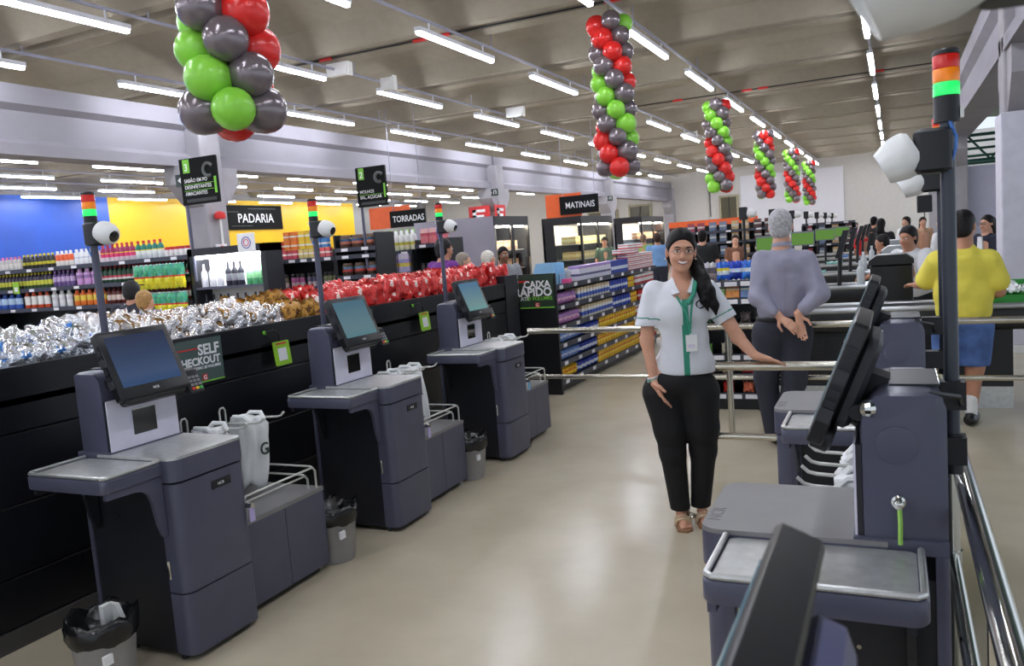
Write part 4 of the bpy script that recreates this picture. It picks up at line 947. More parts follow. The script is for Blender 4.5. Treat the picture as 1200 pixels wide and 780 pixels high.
# ---- hanging department signs
def aisle_sign(x, y, w, zt, zb, num, lines, label):
    r = empty('aisle_sign', (x, y, 0)); tag(r, label, 'sign')
    MB().cyl((0.03, 0.02, 1.5), (0.03, 0.02, zt-.1), .02, 8).build('post', M_slate, r)
    b = MB().box(0, w, -.02, .02, zb, zt).build('board', M_signblk, r)
    H = zt-zb
    MB().box(.06*w/.6, .17*w/.6, -.024, -.02, zt-.17*H/.55, zt-.01).build('number_tile', M_gtxt, b)
    text('number', num, .12*H/.55, (.082*w/.6, -.026, zt-.145*H/.55), (1, 0, 0), (0, 0, 1), M_txt, b, bold=.01)
    MB().tube([(w*.8+.13*w*math.cos(t), -.024, zt-.16*H/.55+.13*w*math.sin(t)) for t in [math.radians(-60-270*i/14) for i in range(15)]], .022, 6).build('round_mark', mat('sign_mid_grey', (88, 92, 92), .5), b)
    MB().box(w*.93, w*.99, -.024, -.02, zb+.2*H, zb+.55*H).build('green_bar', M_gtxt, b)
    MB().box(w*.12, w*.95, -.023, -.02, zb+.05*H, zb+.12*H).build('grey_bar', mat('sign_dark_grey', (48, 50, 50), .5), b)
    for i, t in enumerate(lines):
        z = zb+.20*H+(len(lines)-1-i)*.14*H
        text('aisle_text', t, .062*H/.55, (w*.1, -.023, z), (1, 0, 0), (0, 0, 1), M_txt, b, bold=.006, wide=.95)
        if i: MB().box(w*.08, w*.9, -.022, -.02, z+.095*H, z+.105*H).build('green_line', M_gtxt, b)
aisle_sign(-8.40, 8.0, .62, 3.09, 2.50, '3', ('SABÃO EM PÓ', 'DESINFETANTES', 'AMACIANTES'), 'black aisle sign number 3 on a post before the first left column')
aisle_sign(-6.50, 9.2, .46, 2.84, 2.32, '2', ('MOLHOS', 'SAL, AÇÚCAR'), 'black aisle sign number 2 on a post before the yellow wall end')
pd = empty('department_sign', (-26.1, 26.9, 3.27)); tag(pd, 'black PADARIA sign on the yellow wall', 'sign')
MB().box(0, .05, 0, 3.7, 0, 1.08).build('board', M_signblk, pd)
text('sign_text', 'PADARIA', .56, (.055, 1.95, .32), (0, 1, 0), (0, 0, 1), M_txt, pd, 'CENTER', .005, wide=1.0)
for z, a, b in ((.92, 1.5, 3.3), (.16, .4, 1.7), (.78, .2, .9)): MB().box(.05, .055, a, b, z, z+.02).build('sign_line', mat('sign_mid_grey', (88, 92, 92), .5), pd)
for nm, x, yv, w, zt, zb, ox, oz, size, lab in (('TORRADAS', -10.6, 16.2, .95, 2.66, 2.28, -.6, .12, .2, 'black TORRADAS sign on an orange panel above the drinks shelf'), ('MATINAIS', -8.55, 21.8, 1.15, 2.93, 2.42, -.45, .08, .24, 'black MATINAIS sign on an orange panel above the fridges')):
    r = empty('department_sign', (x, yv, zb)); tag(r, lab, 'sign')
    MB().box(0, w, -.03, 0, 0, zt-zb).build('board', M_signblk, r)
    MB().box(ox, w*.55, .02, .05, -.06 if nm == 'MATINAIS' else 0.0, zt-zb+oz).build('orange_panel', M_org, r)
    text('sign_text', nm, size, (w*.53, -.032, (zt-zb)*.33), (1, 0, 0), (0, 0, 1), M_txt, r, 'CENTER', .004, wide=.82)
    for s in (.1, w-.1): MB().cyl((s, 0, zt-zb), (s, 0, 5.28-zb), .008, 5).build('hanging_wire', M_cond, r)
for k, (x, yv, z) in enumerate(((-10.62, 10.2, 3.05), (-10.62, 21.72, 3.15), (-10.62, 32.52, 3.2))):
    r = empty('exit_sign', (x, yv, z)); tag(r, 'small dark green exit arrow sign at the %s left column' % ('second', 'third', 'fourth')[k], 'sign')
    MB().box(-.2, .2, -.03, 0, 0, .2).build('board', mat('exit_green', (28, 44, 34), .4), r)
    MB().prism([(-.15, .1), (-.08, .15), (-.08, .115), (0, .115), (0, .085), (-.08, .085), (-.08, .05)], 'y', -.035, -.03).build('arrow', M_txt, r)
    MB().box(.06, .15, -.034, -.03, .05, .16).build('door_mark', M_txt, r); MB().box(.08, .13, -.037, -.034, .05, .145).build('door_gap', mat('exit_green', (28, 44, 34), .4), r)
# red E boards on the second column
for k, (dx, dy, rt, lab) in enumerate(((-.25, -.55, (1, 0, 0), 'red square E board on the left of the second column'), (.26, -.22, (0, 1, 0), 'red square E board on the right face of the second column'))):
    r = empty('extinguisher_board', (-10.85+dx, 22.3+dy, 2.3)); tag(r, lab, 'sign')
    X = Vector(rt); N = X.cross(Vector((0, 0, 1)))
    def pl(v): p = X*v[0]-N*(-v[1]); return (p.x, p.y, v[2])
    for (a, b, c, d, q, m) in ((-.35, .35, 0, .6, 0, M_rtxt), (-.22, -.10, .1, .5, .015, M_txt), (-.22, .2, .42, .5, .015, M_txt), (-.22, .15, .26, .34, .015, M_txt), (-.22, .2, .1, .18, .015, M_txt)):
        MB().box(a, b, q, q+.02, c, d).xf(pl).build('board' if q == 0 else 'letter_stroke', m, r)
al = fx_; al.location = (-10.56, 10.75, 1.75)
MB().box(0, .03, -.12, .12, 0, .32).build('board', M_txt, al); MB().tube([(.035, .07*math.cos(2*PI*i/16), .2+.07*math.sin(2*PI*i/16)) for i in range(17)], .02, 6).build('red_ring', M_rtxt, al)
MB().box(.03, .036, -.12, .12, 0, .09).build('red_foot', M_rtxt, al)
MB().lathe([(.09, 0), (.1, .03), (.09, .1), (.03, .13)], (.06, 0, .75), (0, 0, 1), 12).build('alarm_bell', M_rtxt, al, True)
MB().cyl((.06, 0, .3), (.06, 0, .76), .02, 6).build('riser', M_white, al)

# ---- express lane shelf (faces +x)
CX = -3.33
r = empty('gondola_shelf', (-3.53, 10.2, 0)); tag(r, 'shelf of biscuits with a black end panel, behind the express lane sign', 'shelf')
def L(mb, n, m, p=None): return mb.xf(lambda v: (v[0]+3.53, v[1]-10.2, v[2])).build(n, m, p or r)
L(MB().box(-3.74, -3.31, 8.13, 8.17, 0, 1.33), 'end_panel', M_blackpaint)
L(MB().box(-3.74, -3.70, 8.17, 12.3, 0, 1.3), 'back_panel', M_blackpaint)
L(MB().box(-3.70, -3.38, 8.17, 12.3, 0, .09), 'plinth', M_blackpaint)
LV = (0.14, .345, .545, .745, .965, 1.19)
for z in LV:
    b = L(MB().box(-3.70, CX, 8.17, 12.3, z-.02, z), 'shelf_board', M_blackpaint)
    L(MB().box(CX, CX+.012, 8.17, 12.3, z-.05, z+.006), 'price_rail', M_rail, b)
    for i in range(9): L(MB().box(CX+.012, CX+.015, 8.28+i*.45, 8.38+i*.45, z-.044, z-.004), 'price_ticket', M_ptag, b)
for y in (8.4, 9.4, 10.4, 11.4): L(MB().box(-3.42, -3.39, y, y+.06, 0, .1), 'foot', M_black)
BLU = band('pk_blue', ((0, (40, 70, 170)), (.3, (220, 226, 240)), (.55, (36, 60, 160))), print_amt=.5)
BLW = band('pk_bluewhite', ((0, (214, 206, 190)), (.2, (60, 90, 190)), (.5, (230, 226, 226)), (.75, (206, 186, 150))), print_amt=.5)
YEL = band('pk_yellow', ((0, (236, 180, 20)), (.3, (240, 206, 60)), (.5, (220, 120, 20)), (.65, (240, 190, 30))), print_amt=.5)
RED = band('pk_red', ((0, (190, 34, 36)), (.35, (236, 220, 216)), (.55, (196, 30, 34))), print_amt=.4)
PNK = band('pk_pink', ((0, (190, 130, 190)), (.4, (226, 180, 206)), (.6, (170, 120, 180))), print_amt=.4)
LBL = band('pk_lightblue', ((0, (110, 140, 200)), (.4, (190, 200, 226)), (.6, (100, 130, 190))), print_amt=.4)
RWH = band('pk_redwhite', ((0, (200, 40, 44)), (.25, (238, 236, 236)), (.6, (206, 46, 50)), (.75, (236, 234, 236))), print_amt=.3)
PLAN = {
 .14: ((YEL, 8.25, 8.75, 'yellow', 'pouch'), (BLU, 8.8, 9.5, 'blue', 'pouch'), (YEL, 9.5, 11.3, 'amber yellow', 'box'), (RED, 11.3, 12.25, 'red', 'box')),
 .345: ((LBL, 8.25, 8.85, 'pale blue', 'pouch'), (BLU, 8.9, 9.5, 'blue', 'pouch'), (YEL, 9.5, 11.2, 'yellow', 'box'), (RED, 11.2, 12.25, 'red', 'box')),
 .545: ((LBL, 8.25, 8.9, 'pale blue', 'pouch'), (BLU, 8.9, 9.6, 'blue', 'pouch'), (YEL, 9.6, 11.2, 'yellow', 'box'), (RWH, 11.2, 12.25, 'red and white', 'box')),
 .745: ((PNK, 8.25, 8.95, 'pink', 'pouch'), (BLW, 9.0, 10.2, 'blue and beige', 'box'), (BLU, 10.2, 11.0, 'blue', 'box'), (YEL, 11.0, 11.3, 'yellow', 'box'), (RED, 11.35, 12.25, 'red', 'box')),
 .965: ((PNK, 8.25, 8.85, 'pink and lilac', 'pouch'), (BLW, 8.9, 10.1, 'blue and beige', 'box'), (BLU, 10.1, 10.9, 'dark blue', 'box'), (YEL, 10.9, 11.2, 'yellow', 'box'), (RWH, 11.25, 12.25, 'red and white', 'box')),
 1.19: ((band('pk_phone', ((0, (226, 222, 236)), (.3, (90, 84, 130)), (.45, (230, 226, 240)), (.8, (180, 150, 210))), print_amt=.2), 9.0, 10.2, 'white and violet', 'tallbox'), (BLU, 10.2, 10.95, 'deep blue', 'tallbox'), (RWH, 11.0, 12.25, 'red striped', 'stack'))}
WORD = {.14: 'lowest', .345: 'second lowest', .545: 'third lowest', .745: 'third highest', .965: 'second highest', 1.19: 'top'}
for z, items in PLAN.items():
    for m, a, b, nm, kd in items:
        lab = '%s biscuit pack on the %s shelf behind the express lane sign' % (nm, WORD[z])
        if kd == 'pouch': row_y('biscuit_pack', 'pouch', m, .15, .13, .10, a, b, CX-.02, z, lab, 'biscuit pack', gap=-.04)
        elif kd == 'box': row_y('biscuit_pack', 'box', m, .085, .145, .16, a, b, CX-.02, z, lab, 'biscuit pack', gap=.02)
        elif kd == 'tallbox': row_y('biscuit_pack', 'box', m, .065, .17, .14, a, b, CX-.02, z, lab, 'biscuit pack', gap=.008)
        else: row_y('biscuit_pack', 'box', m, .30, .055, .16, a, b, CX-.02, z, lab, 'biscuit pack', gap=.01, stack=4)
for i in range(4):
    put('triangular_pack', product('box', RWH, .3, .07, .16), (CX-.1, 11.05+.2*i, 1.42+.07*(i % 2)), PI/2+.3*(i-1.5), 'red striped pack lying loose on top of the striped stacks, %s from the camera' % ORDN[i], 'biscuit pack', 'loose striped packs')
cb2 = empty('display_carton', (-3.55, 8.5, 1.19)); tag(cb2, 'light blue cut out display carton on the express lane shelf', 'carton')
MB().prism([(-.16, 0), (.16, 0), (.16, .1), (.10, .13), (.08, .24), (-.12, .24), (-.16, .14)], 'y', -.02, -.005).build('front_card', mat('sky_card', (140, 190, 226), .5), cb2)
MB().box(-.15, .15, .15, .165, 0, .24).build('back_card', mat('sky_card', (140, 190, 226), .5), cb2)
for s in (-1, 1): MB().box(s*.15-.006, s*.15+.006, -.02, .165, 0, .12).build('side_card', mat('sky_card', (140, 190, 226), .5), cb2)
put('pink_tray', product('box', mat('pink_pack', (236, 90, 150), .4), .2, .05, .16), (-3.42, 8.62, 1.19), .2, 'bright pink pack beside the light blue display carton', 'pack', 'pink pack')
put('clear_tub', product('jar', mat('clear_tub', (200, 204, 210), .2), .16, .15, .16), (-3.48, 8.85, 1.19), 0, 'pale grey tub between the pink pack and the white boxes', 'tub', 'pale tub')
sg = empty('express_sign', (-3.53, 8.125, .96)); tag(sg, 'dark green CAIXA RÁPIDO sign on the black shelf end', 'sign')
MB().box(-.205, .205, -.008, 0, 0, .36).build('board', mat('sign_dark_green', (40, 60, 44), .5), sg)
text('title', 'CAIXA', .105, (.17, -.0095, .225), (1, 0, 0), (0, 0, 1), M_txt, sg, 'RIGHT', .03)
text('title', 'RÁPIDO', .125, (.185, -.0095, .135), (1, 0, 0), (0, 0, 1), M_txt, sg, 'RIGHT', .03)
text('subtitle', 'ATÉ', .055, (-.19, -.0095, .088), (1, 0, 0), (0, 0, 1), M_txt, sg, 'LEFT', .02)
text('subtitle', '20 VOLUMES', .055, (.185, -.0095, .088), (1, 0, 0), (0, 0, 1), M_gtxt, sg, 'RIGHT', .02)
MB().box(-.205, -.08, -.0095, -.008, .285, .305).build('red_bar', M_rtxt, sg)
MB().box(-.205, .205, -.0095, -.008, 0, .012).build('green_bar', M_gtxt, sg)
lg = MB().box(-.02, .03, -.011, -.008, .012, .062).build('logo', M_rtxt, sg); text('logo_letter', 'G', .05, (.005, -.0115, .019), (1, 0, 0), (0, 0, 1), M_txt, lg, 'CENTER', .02)
# row of dark curved stands beside the sign
for i in range(8):
    o = empty('folding_stand', (-3.84-.085*i, 8.42+.03*i, 0)); tag(o, 'dark folded stand, %s of eight in the row left of the express lane sign' % ('first', 'second', 'third', 'fourth', 'fifth', 'sixth', 'seventh', 'eighth')[i], 'stand', 'dark folded stands')
    mm = mat('dark_bronze', (52, 46, 42), .3, .5)
    MB().tube([(0, -.22, 0), (.01, -.22, .5), (-.01, -.21, .9), (.015, -.19, 1.2), (0, -.15, 1.27), (0, 0, 1.285), (0, .15, 1.27), (0, .19, 1.2), (0, .22, .5), (0, .22, 0)], .017, 6).build('hoop', mm, o, True)
    MB().tube([(.02, -.2, .75), (.03, -.21, .88), (.01, -.2, 1.05)], .016, 6).build('hook', mm, o, True)
    MB().cyl((0, -.22, .45), (0, .22, .45), .012, 6).build('crossbar', mm, o)

# ------------------------------------------------------------------ balloon columns
bm_ = MB().lathe([(.012, -.150), (.03, -.146), (.07, -.127), (.105, -.085), (.126, -.03), (.132, .02), (.124, .065), (.102, .104), (.066, .131), (.03, .144), (.004, .147)], n=20)
BAL = {}
for nm, c, mt, ro in (('red', (220, 42, 38), 0, .25), ('green', (138, 212, 66), 0, .28), ('grey', (126, 116, 120), .45, .2)):
    m = mat('balloon_'+nm, c, ro, mt, var=.03, spec=.5); mb = MB(); mb.v = list(bm_.v); mb.f = list(bm_.f); mb.mi = list(bm_.mi)
    o = mb.build('balloon', m, None, True, auto=80); BAL[nm] = o.data; bpy.data.objects.remove(o)
def balloon_column(x, y, zb, zt, tw, phase, label):
    r = empty('balloon_column', (x, y, zb)); tag(r, label, 'balloons', 'balloon columns')
    n = int((zt-zb)/.18)
    for j in range(n):
        for q in range(4):
            a = phase+q*PI/2+j*tw; c = ('red', 'grey', 'green', 'grey')[q]
            o = link('balloon', BAL[c], r)
            o.location = (.15*math.cos(a), .15*math.sin(a), .13+j*.18+(.02 if q % 2 else 0)); o.rotation_euler = (0, PI/2, a); s = random.uniform(.9, 1.06); o.scale = (s, s, s)
    MB().cyl((0, 0, n*.18), (0, 0, 4.62-zb), .004, 5).build('string', M_black, r)
for k, (x, y, zb, zt, tw, ph) in enumerate(((-3.44, 3.72, 2.40, 4.3, -.785, 2.32), (-3.22, 10.35, 2.42, 4.42, -.785, -1.15), (-3.22, 17.3, 2.42, 4.35, -.785, .9), (-3.22, 24.0, 2.42, 4.3, -.785, -.6), (-3.22, 30.8, 2.42, 4.3, -.785, .9), (-3.22, 37.3, 2.42, 4.3, -.785, .9))):
    balloon_column(x, y, zb, zt, tw, ph, 'twisted red, green and grey balloon column, %s from the camera' % ('first and largest', 'second', 'third', 'fourth', 'fifth', 'sixth and farthest')[k])
# ================================================================== checkout lanes
M_laneblk = mat('lane_black', (22, 22, 24), .4)
M_silver_edge = mat('lane_silver', (186, 188, 190), .3, .8)
M_belt = mat('belt_rubber', (34, 36, 38), .6)
ORD = ('first', 'second', 'third', 'fourth', 'fifth', 'sixth', 'seventh', 'eighth', 'ninth')
def lane(k, x0, x1, y, xe=None):
    r = empty('checkout_lane', ((x0+x1)/2, y+.25, 0)); tag(r, 'black checkout counter with silver edge, %s lane behind the barrier' % ORD[k], 'counter', 'checkout lanes')
    w = (x1-x0)/2
    we = w-.02 if xe is None else xe-(x0+x1)/2
    MB().box(-w+.05, we, -.22, .22, .18, .80).build('counter_body', M_laneblk, r)
    MB().box(-w+.08, we, -.23, .2, 0, .18).build('steel_base', M_steel, r)
    MB().cham(rrect(-.27, .27, .66, .86, .04, 3), 'x', -w, w, .01).build('counter_top', M_laneblk, r, True)
    for s in (-1, 1): MB().prism(rrect(s*.25-.03, s*.25+.03, .835, .885, .02, 3), 'x', -w, w).build('silver_edge', M_silver_edge, r, True)
    MB().box(-w+.1, w*.2, -.2, .2, .86, .868).build('belt', M_belt, r)
    MB().box(w*.25, w*.6, -.2, .2, .86, .872).build('scanner_plate', M_steel, r)
    for i in range(3): MB().box(-w+.1+i*.45, -w+.5+i*.45, -.226, -.22, .25, .62).build('door', M_blackpaint, r)
    MB().sphere((-w+.7, -.23, .55), .012, 8, 6).build('knob', M_chrome, r)
lane(0, -1.10, 1.45, 7.75, .87)
for k in range(1, 9): lane(k, -1.75, .35, 7.75+2.75*k)
def register(x, y, k, silver):
    r = empty('cash_register', (x, y, .86)); tag(r, '%s cash register housing on the %s checkout lane' % ('silver topped' if silver else 'tall black', ORD[k]), 'register')
    MB().cham(rrect(-.18, .18, -.2, .2, .02, 2), 'z', .0, .36, .015).build('housing', M_laneblk, r, True)
    MB().prism([(-.19, .36), (.19, .36), (.19, .40), (.12, .45), (-.12, .45), (-.19, .40)], 'y', -.21, .21).build('lid', M_silver_edge if silver else M_laneblk, r)
register(-.03, 8.28+.2, 0, False); register(.05, 11.0, 1, True); register(.05, 13.8, 2, True)
for k in range(1, 8):
    y = 7.95+2.75*k
    r = empty('lane_camera_pole', (-1.72, y, .86)); tag(r, 'black pole with white dome camera at the %s lane' % ORD[k], 'camera', 'lane camera poles')
    MB().cyl((0, 0, -.02), (0, 0, 1.0), .018, 8).build('pole', M_black, r)
    MB().cham(rrect(-.05, .05, -.05, .05, .01, 2), 'z', .9, 1.06, .01).build('camera_base', M_black, r)
    MB().lathe([(.055, 0), (.06, .02), (.058, .06), (.045, .1), (.02, .115)], (.05, 0, .985), (.97, 0, -.2), 14).build('camera_dome', M_white, r, True)
M_lcd = emis('lcd_green', (120, 168, 84), .55)
for k in range(4):
    r = empty('customer_display', (-1.42+.13*k, 10.75+2.75*k, .86)); tag(r, 'green customer display screen on the %s lane' % ORD[k+1], 'screen', 'lane customer displays')
    MB().box(-.17, .17, .0, .04, .46, .68).build('case', mat('display_grey', (120, 124, 130), .4), r); MB().box(-.16, .16, -.004, 0, .475, .655).build('screen', M_lcd, r); MB().cyl((0, .02, 0), (0, .02, .42), .02, 8).build('stem', M_black, r)
for k in range(1, 8):
    r = empty('lane_monitor', (-.62, 8.0+2.75*k, .86)); tag(r, 'dark cashier monitor on the %s lane' % ORD[k], 'monitor', 'cashier monitors')
    MB().box(-.03, .03, -.2, .2, .35, .68).xf(lambda v: (v[0]+(v[2]-.35)*.3, v[1], v[2])).build('display', M_bezel, r); MB().cyl((0, 0, 0), (.02, 0, .4), .025, 8).build('stem', M_black, r)
    b = put('sanitizer_bottle', product('bottle', mat('clear_bottle', (206, 212, 214), .2), .09, .3, .09), (-.42+.05*(k % 2), 7.82+2.75*k, .872), 0, 'clear sanitizer bottle on the %s lane' % ORD[k], 'bottle', 'sanitizer bottles')
for k, (x, y, c, nm) in enumerate(((-1.1, 13.35, (150, 206, 196), 'mint'), (-1.0, 16.1, (150, 206, 196), 'mint'), (-1.0, 18.85, (90, 140, 200), 'blue'))):
    put('cloth_pack', product('pouch', mat('cloth_'+nm, c, .6), .3, .06, .2), (x, y, .87), .1, '%s cloth pack lying on the %s lane' % (nm, ORD[k+2]), 'cloth', 'cloth packs')
# green crate with white packets at the right end of the first lane
r = empty('produce_crate', (.98, 8.0, .872)); tag(r, 'green crate filled with white packets on the first lane', 'crate')
MG = mat('crate_green', (50, 150, 60), .5)
MB().box(-.3, .3, -.2, .2, 0, .02).build('crate_floor', MG, r)
for s in (-1, 1):
    MB().box(-.3, .3, s*.2-.008, s*.2+.008, 0, .07 if s < 0 else .17).build('crate_side', MG, r); MB().box(s*.3-.008, s*.3+.008, -.2, .2, 0, .1).build('crate_end', MG, r)
wp = product('pouch', mat('white_packet', (236, 238, 240), .35, bump=.3, bscale=40), .12, .05, .09)
for i in range(16):
    put('white_packet', wp, (.76+.13*(i % 4)+random.uniform(-.02, .02), 7.88+.08*(i//4), .893+.02*((i*7) % 4)+.012*(i//4)), random.uniform(0, 3), 'small white packet heaped in the green crate', 'packet', 'white packets in the crate')

# impulse rack beside the woman
gondola_x(-1.70, -1.13, 7.5, .42, 1.20, (.16, .34, .52, .80, 1.03, 1.19), 'black impulse rack with sweets and magazines right of the woman', tags=4)
for i, (m, nm) in enumerate(((BLU, 'blue'), (band('pk_greyb', ((0, (150, 140, 140)), (.4, (90, 80, 90)), (.7, (190, 186, 190)))), 'grey'), (band('pk_sky', ((0, (50, 120, 220)), (.3, (220, 230, 240)), (.5, (230, 210, 60)), (.65, (40, 100, 210))), print_amt=.6), 'sky blue'), (band('pk_navy', ((0, (30, 60, 160)), (.4, (210, 220, 240)), (.6, (40, 70, 190))), print_amt=.6), 'navy'), (band('pk_sky2', ((0, (60, 130, 220)), (.4, (230, 236, 240)), (.6, (50, 110, 210))), print_amt=.6), 'light blue'))):
    put('chip_bag', product('pouch', m, .13, .165, .05), (-1.64+.112*i, 7.55, 1.20), random.uniform(-.1, .1), '%s snack pouch on the top of the impulse rack' % nm, 'snack pouch', 'snack pouches on the impulse rack')
for i, (c, nm) in enumerate((((200, 120, 70), 'orange'), ((130, 190, 80), 'green'), ((236, 150, 70), 'amber'), ((120, 140, 190), 'blue grey'))):
    o = put('magazine', product('box', band('mag_'+nm, ((0, c), (.5, (230, 226, 200)), (.6, c)), print_amt=.5), .12, .14, .012), (-1.60+.13*i, 7.53, 1.035), 0, '%s covered booklet on the impulse rack' % nm, 'booklet', 'booklets on the impulse rack'); o.rotation_euler = (-.35, 0, 0)
for z, cs in ((.80, ((60, 90, 70), (150, 30, 40), (90, 80, 80))), (.52, ((90, 140, 60), (200, 190, 170), (120, 40, 40))), (.34, ((206, 60, 50), (226, 200, 150), (190, 50, 60))), (.16, ((190, 30, 34), (200, 50, 40), (226, 120, 90)))):
    for i, c in enumerate(cs):
        row_x('sweet_pack', 'pouch', mat('sweet_%d_%d' % (int(z*100), i), c, .35, bump=.2), .10, .10, .05, -1.68+.18*i, -1.51+.18*i, 7.53, z, 'small %s sweet pack on the %s tier of the impulse rack' % (('left hand', 'middle', 'right hand')[i], {.16: 'lowest', .34: 'second', .52: 'third', .80: 'fourth'}[z]), 'sweets', gap=-.02)
put('yellow_pack', product('box', YEL, .16, .09, .1), (-1.52, 7.72, 1.20), 0, 'yellow pack behind the snack pouches on the rack', 'pack', 'yellow pack')
# far shelves behind the crowd
for k, (xa, xb, yv, h, lab) in enumerate(((-4.4, -2.4, 19.0, 1.78, 'brown topped far shelf of small packs behind the crowd'), (-2.2, -.9, 23.0, 1.6, 'low far shelf behind the lane cameras'), (-9.0, -5.2, 36.0, 1.9, 'distant shelf with an orange header'))):
    gondola_x(xa, xb, yv, .5, h, (.5, .8, 1.1, 1.4, 1.65), lab, tags=3)
    for zi, z in enumerate((.8, 1.1, 1.4, 1.65)):
        for i, c in enumerate(((150, 60, 80), (110, 120, 150), (190, 160, 120), (90, 60, 60))):
            if z+.18 > h+.08: continue
            w = (xb-xa)/4
            row_x('far_pack', 'box', band('far_%d_%d' % (zi, i), ((0, c), (.4, (200, 196, 190)), (.6, c)), print_amt=.5), .15, .2, .1, xa+w*i+.02, xa+w*(i+1)-.02, yv+.05, z, '%s pack on the %s tier of the %s' % (('wine red', 'blue grey', 'beige', 'brown')[i], ('lowest', 'second', 'third', 'top')[zi], ('brown topped far shelf', 'low shelf behind the lane cameras', 'distant orange headed shelf')[k]), 'pack', gap=.02)
oh = MB().box(-9.0, -5.2, 35.9, 36.0, 1.9, 2.15).build('shelf_header', M_org); tag(oh, 'orange header board over the distant shelf', 'sign')
sp = empty('loudspeaker', (.83, 27.0, 0)); tag(sp, 'black loudspeaker on a thin stand by the far wall', 'speaker')
MB().cham(rrect(-.2, .2, -.15, .15, .02, 2), 'z', 1.72, 2.22, .02).build('cabinet', M_black, sp); MB().cyl((0, 0, 0), (0, 0, 1.72), .02, 8).build('pole', M_chrome, sp)
for a in (0, 2.1, 4.2): MB().cyl((0, 0, .5), (.4*math.cos(a), .4*math.sin(a), 0), .012, 6).build('leg', M_black, sp)

# ================================================================== people
def rotz(a): return np.array([[math.cos(a), -math.sin(a), 0], [math.sin(a), math.cos(a), 0], [0, 0, 1.0]])
def rotx(a): return np.array([[1.0, 0, 0], [0, math.cos(a), -math.sin(a)], [0, math.sin(a), math.cos(a)]])
def roty(a): return np.array([[math.cos(a), 0, math.sin(a)], [0, 1.0, 0], [-math.sin(a), 0, math.cos(a)]])
def head_prims(c, R, s=1.0, fine=True):
    """face towards -y in the head frame"""
    c = np.array(c, float); f = lambda *p: c+R@(np.array(p)*s)
    P = [ell(f(0, .018, .035), np.array((.076, .094, .088))*s, .02, R), ell(f(0, -.022, -.035), np.array((.062, .070, .080))*s, .03, R), ell(f(0, -.056, -.092), np.array((.034, .031, .028))*s, .022, R),
         cap(f(0, .025, -.06), f(0, .035, -.17), .046*s, .052*s, .014)]
    if fine:
        P += [cap(f(0, -.086, .008), f(0, -.105, -.030), .008*s, .0125*s, .010), ell(f(0, -.1, -.033), np.array((.017, .010, .009))*s, .006, R),
              ell(f(-.036, -.066, -.035), np.array((.024, .024, .02))*s, .015, R), ell(f(.036, -.066, -.035), np.array((.024, .024, .02))*s, .015, R),
              ell(f(0, -.082, .028), np.array((.05, .016, .012))*s, .012, R)]
    for q in (-1, 1): P.append(ell(f(q*.077, .012, -.005), np.array((.010, .022, .032))*s, .006, R))
    return P
def hand_prims(w, d, nrm, L=.17, spread=.012, curl=.25, thumb=1, th=None):
    """wrist point w, direction d towards the fingers, palm normal nrm; five separate fingers"""
    w = np.array(w, float); d = np.array(d, float)/np.linalg.norm(d); nrm = np.array(nrm, float); nrm -= d*(nrm@d); nrm /= np.linalg.norm(nrm); sd = np.cross(nrm, d)
    P = []
    for q in (-1.5, -.5, .5, 1.5): P.append(cap(w+d*.012, w+d*.48*L+sd*q*.0175, .015, .0125, .014))
    for q, l in ((-1.5, .40), (-.5, .52), (.5, .56), (1.5, .50)):
        b = w+d*.46*L+sd*q*.0178; q2 = q*spread
        m = b+(d+sd*q2*1.2+nrm*curl*.35)*l*L*.5; e = m+(d+sd*q2*.6+nrm*curl*1.3)*l*L*.45
        P += [cap(b, m, .0098, .0088, .003), cap(m, e, .0088, .0072, .003)]
    t0 = w+d*.10*L+sd*thumb*.022; t1 = t0+(d*.6+sd*thumb*.75+nrm*.3)*.26*L; t2 = t1+(d*.9+sd*thumb*.25+nrm*.35)*.24*L
    P += [cap(t0, t1, .0145, .0115, .012), cap(t1, t2, .0108, .0085, .004)]
    return P
SKIN = {k: mat('skin_'+k, c, .5, var=.05, scale=20) for k, c in (('tan', (208, 154, 126)), ('light', (214, 160, 132)), ('brown', (128, 88, 66)), ('olive', (184, 130, 102)))}
def hairm(n, c, r=.45): return mat('hair_'+n, c, r, var=.35, scale=60, bump=.5, bscale=70, spec=.2)
H_black = hairm('black', (14, 11, 12), .5); H_grey = hairm('grey', (176, 174, 176)); H_brown = hairm('brown', (52, 38, 32)); H_blond = hairm('blond', (170, 132, 84)); H_dark = hairm('dark', (34, 30, 30)); H_white = hairm('white', (214, 208, 196))
def hair_prims(c, R, s=1.0, drop=.0, thick=.012):
    c = np.array(c, float); f = lambda *p: c+R@(np.array(p)*s)
    P = [ell(f(0, .020, .038), np.array((.076+thick, .094+thick, .088+thick))*s, .01, R), ell(f(0, .045, -.03), np.array((.07+thick*.6, .06+thick, .07+drop))*s, .03, R)]
    n = R@np.array((0, .785, .62)); P.append(half(n, n@f(0, -.004, -.018))); P.append(sub(ell(f(0, -.108, .022), np.array((.062, .05, .062))*s, .01, R)))
    return P
def oriented(o, loc, rz): o.location = loc; o.rotation_euler = (0, 0, rz); return o

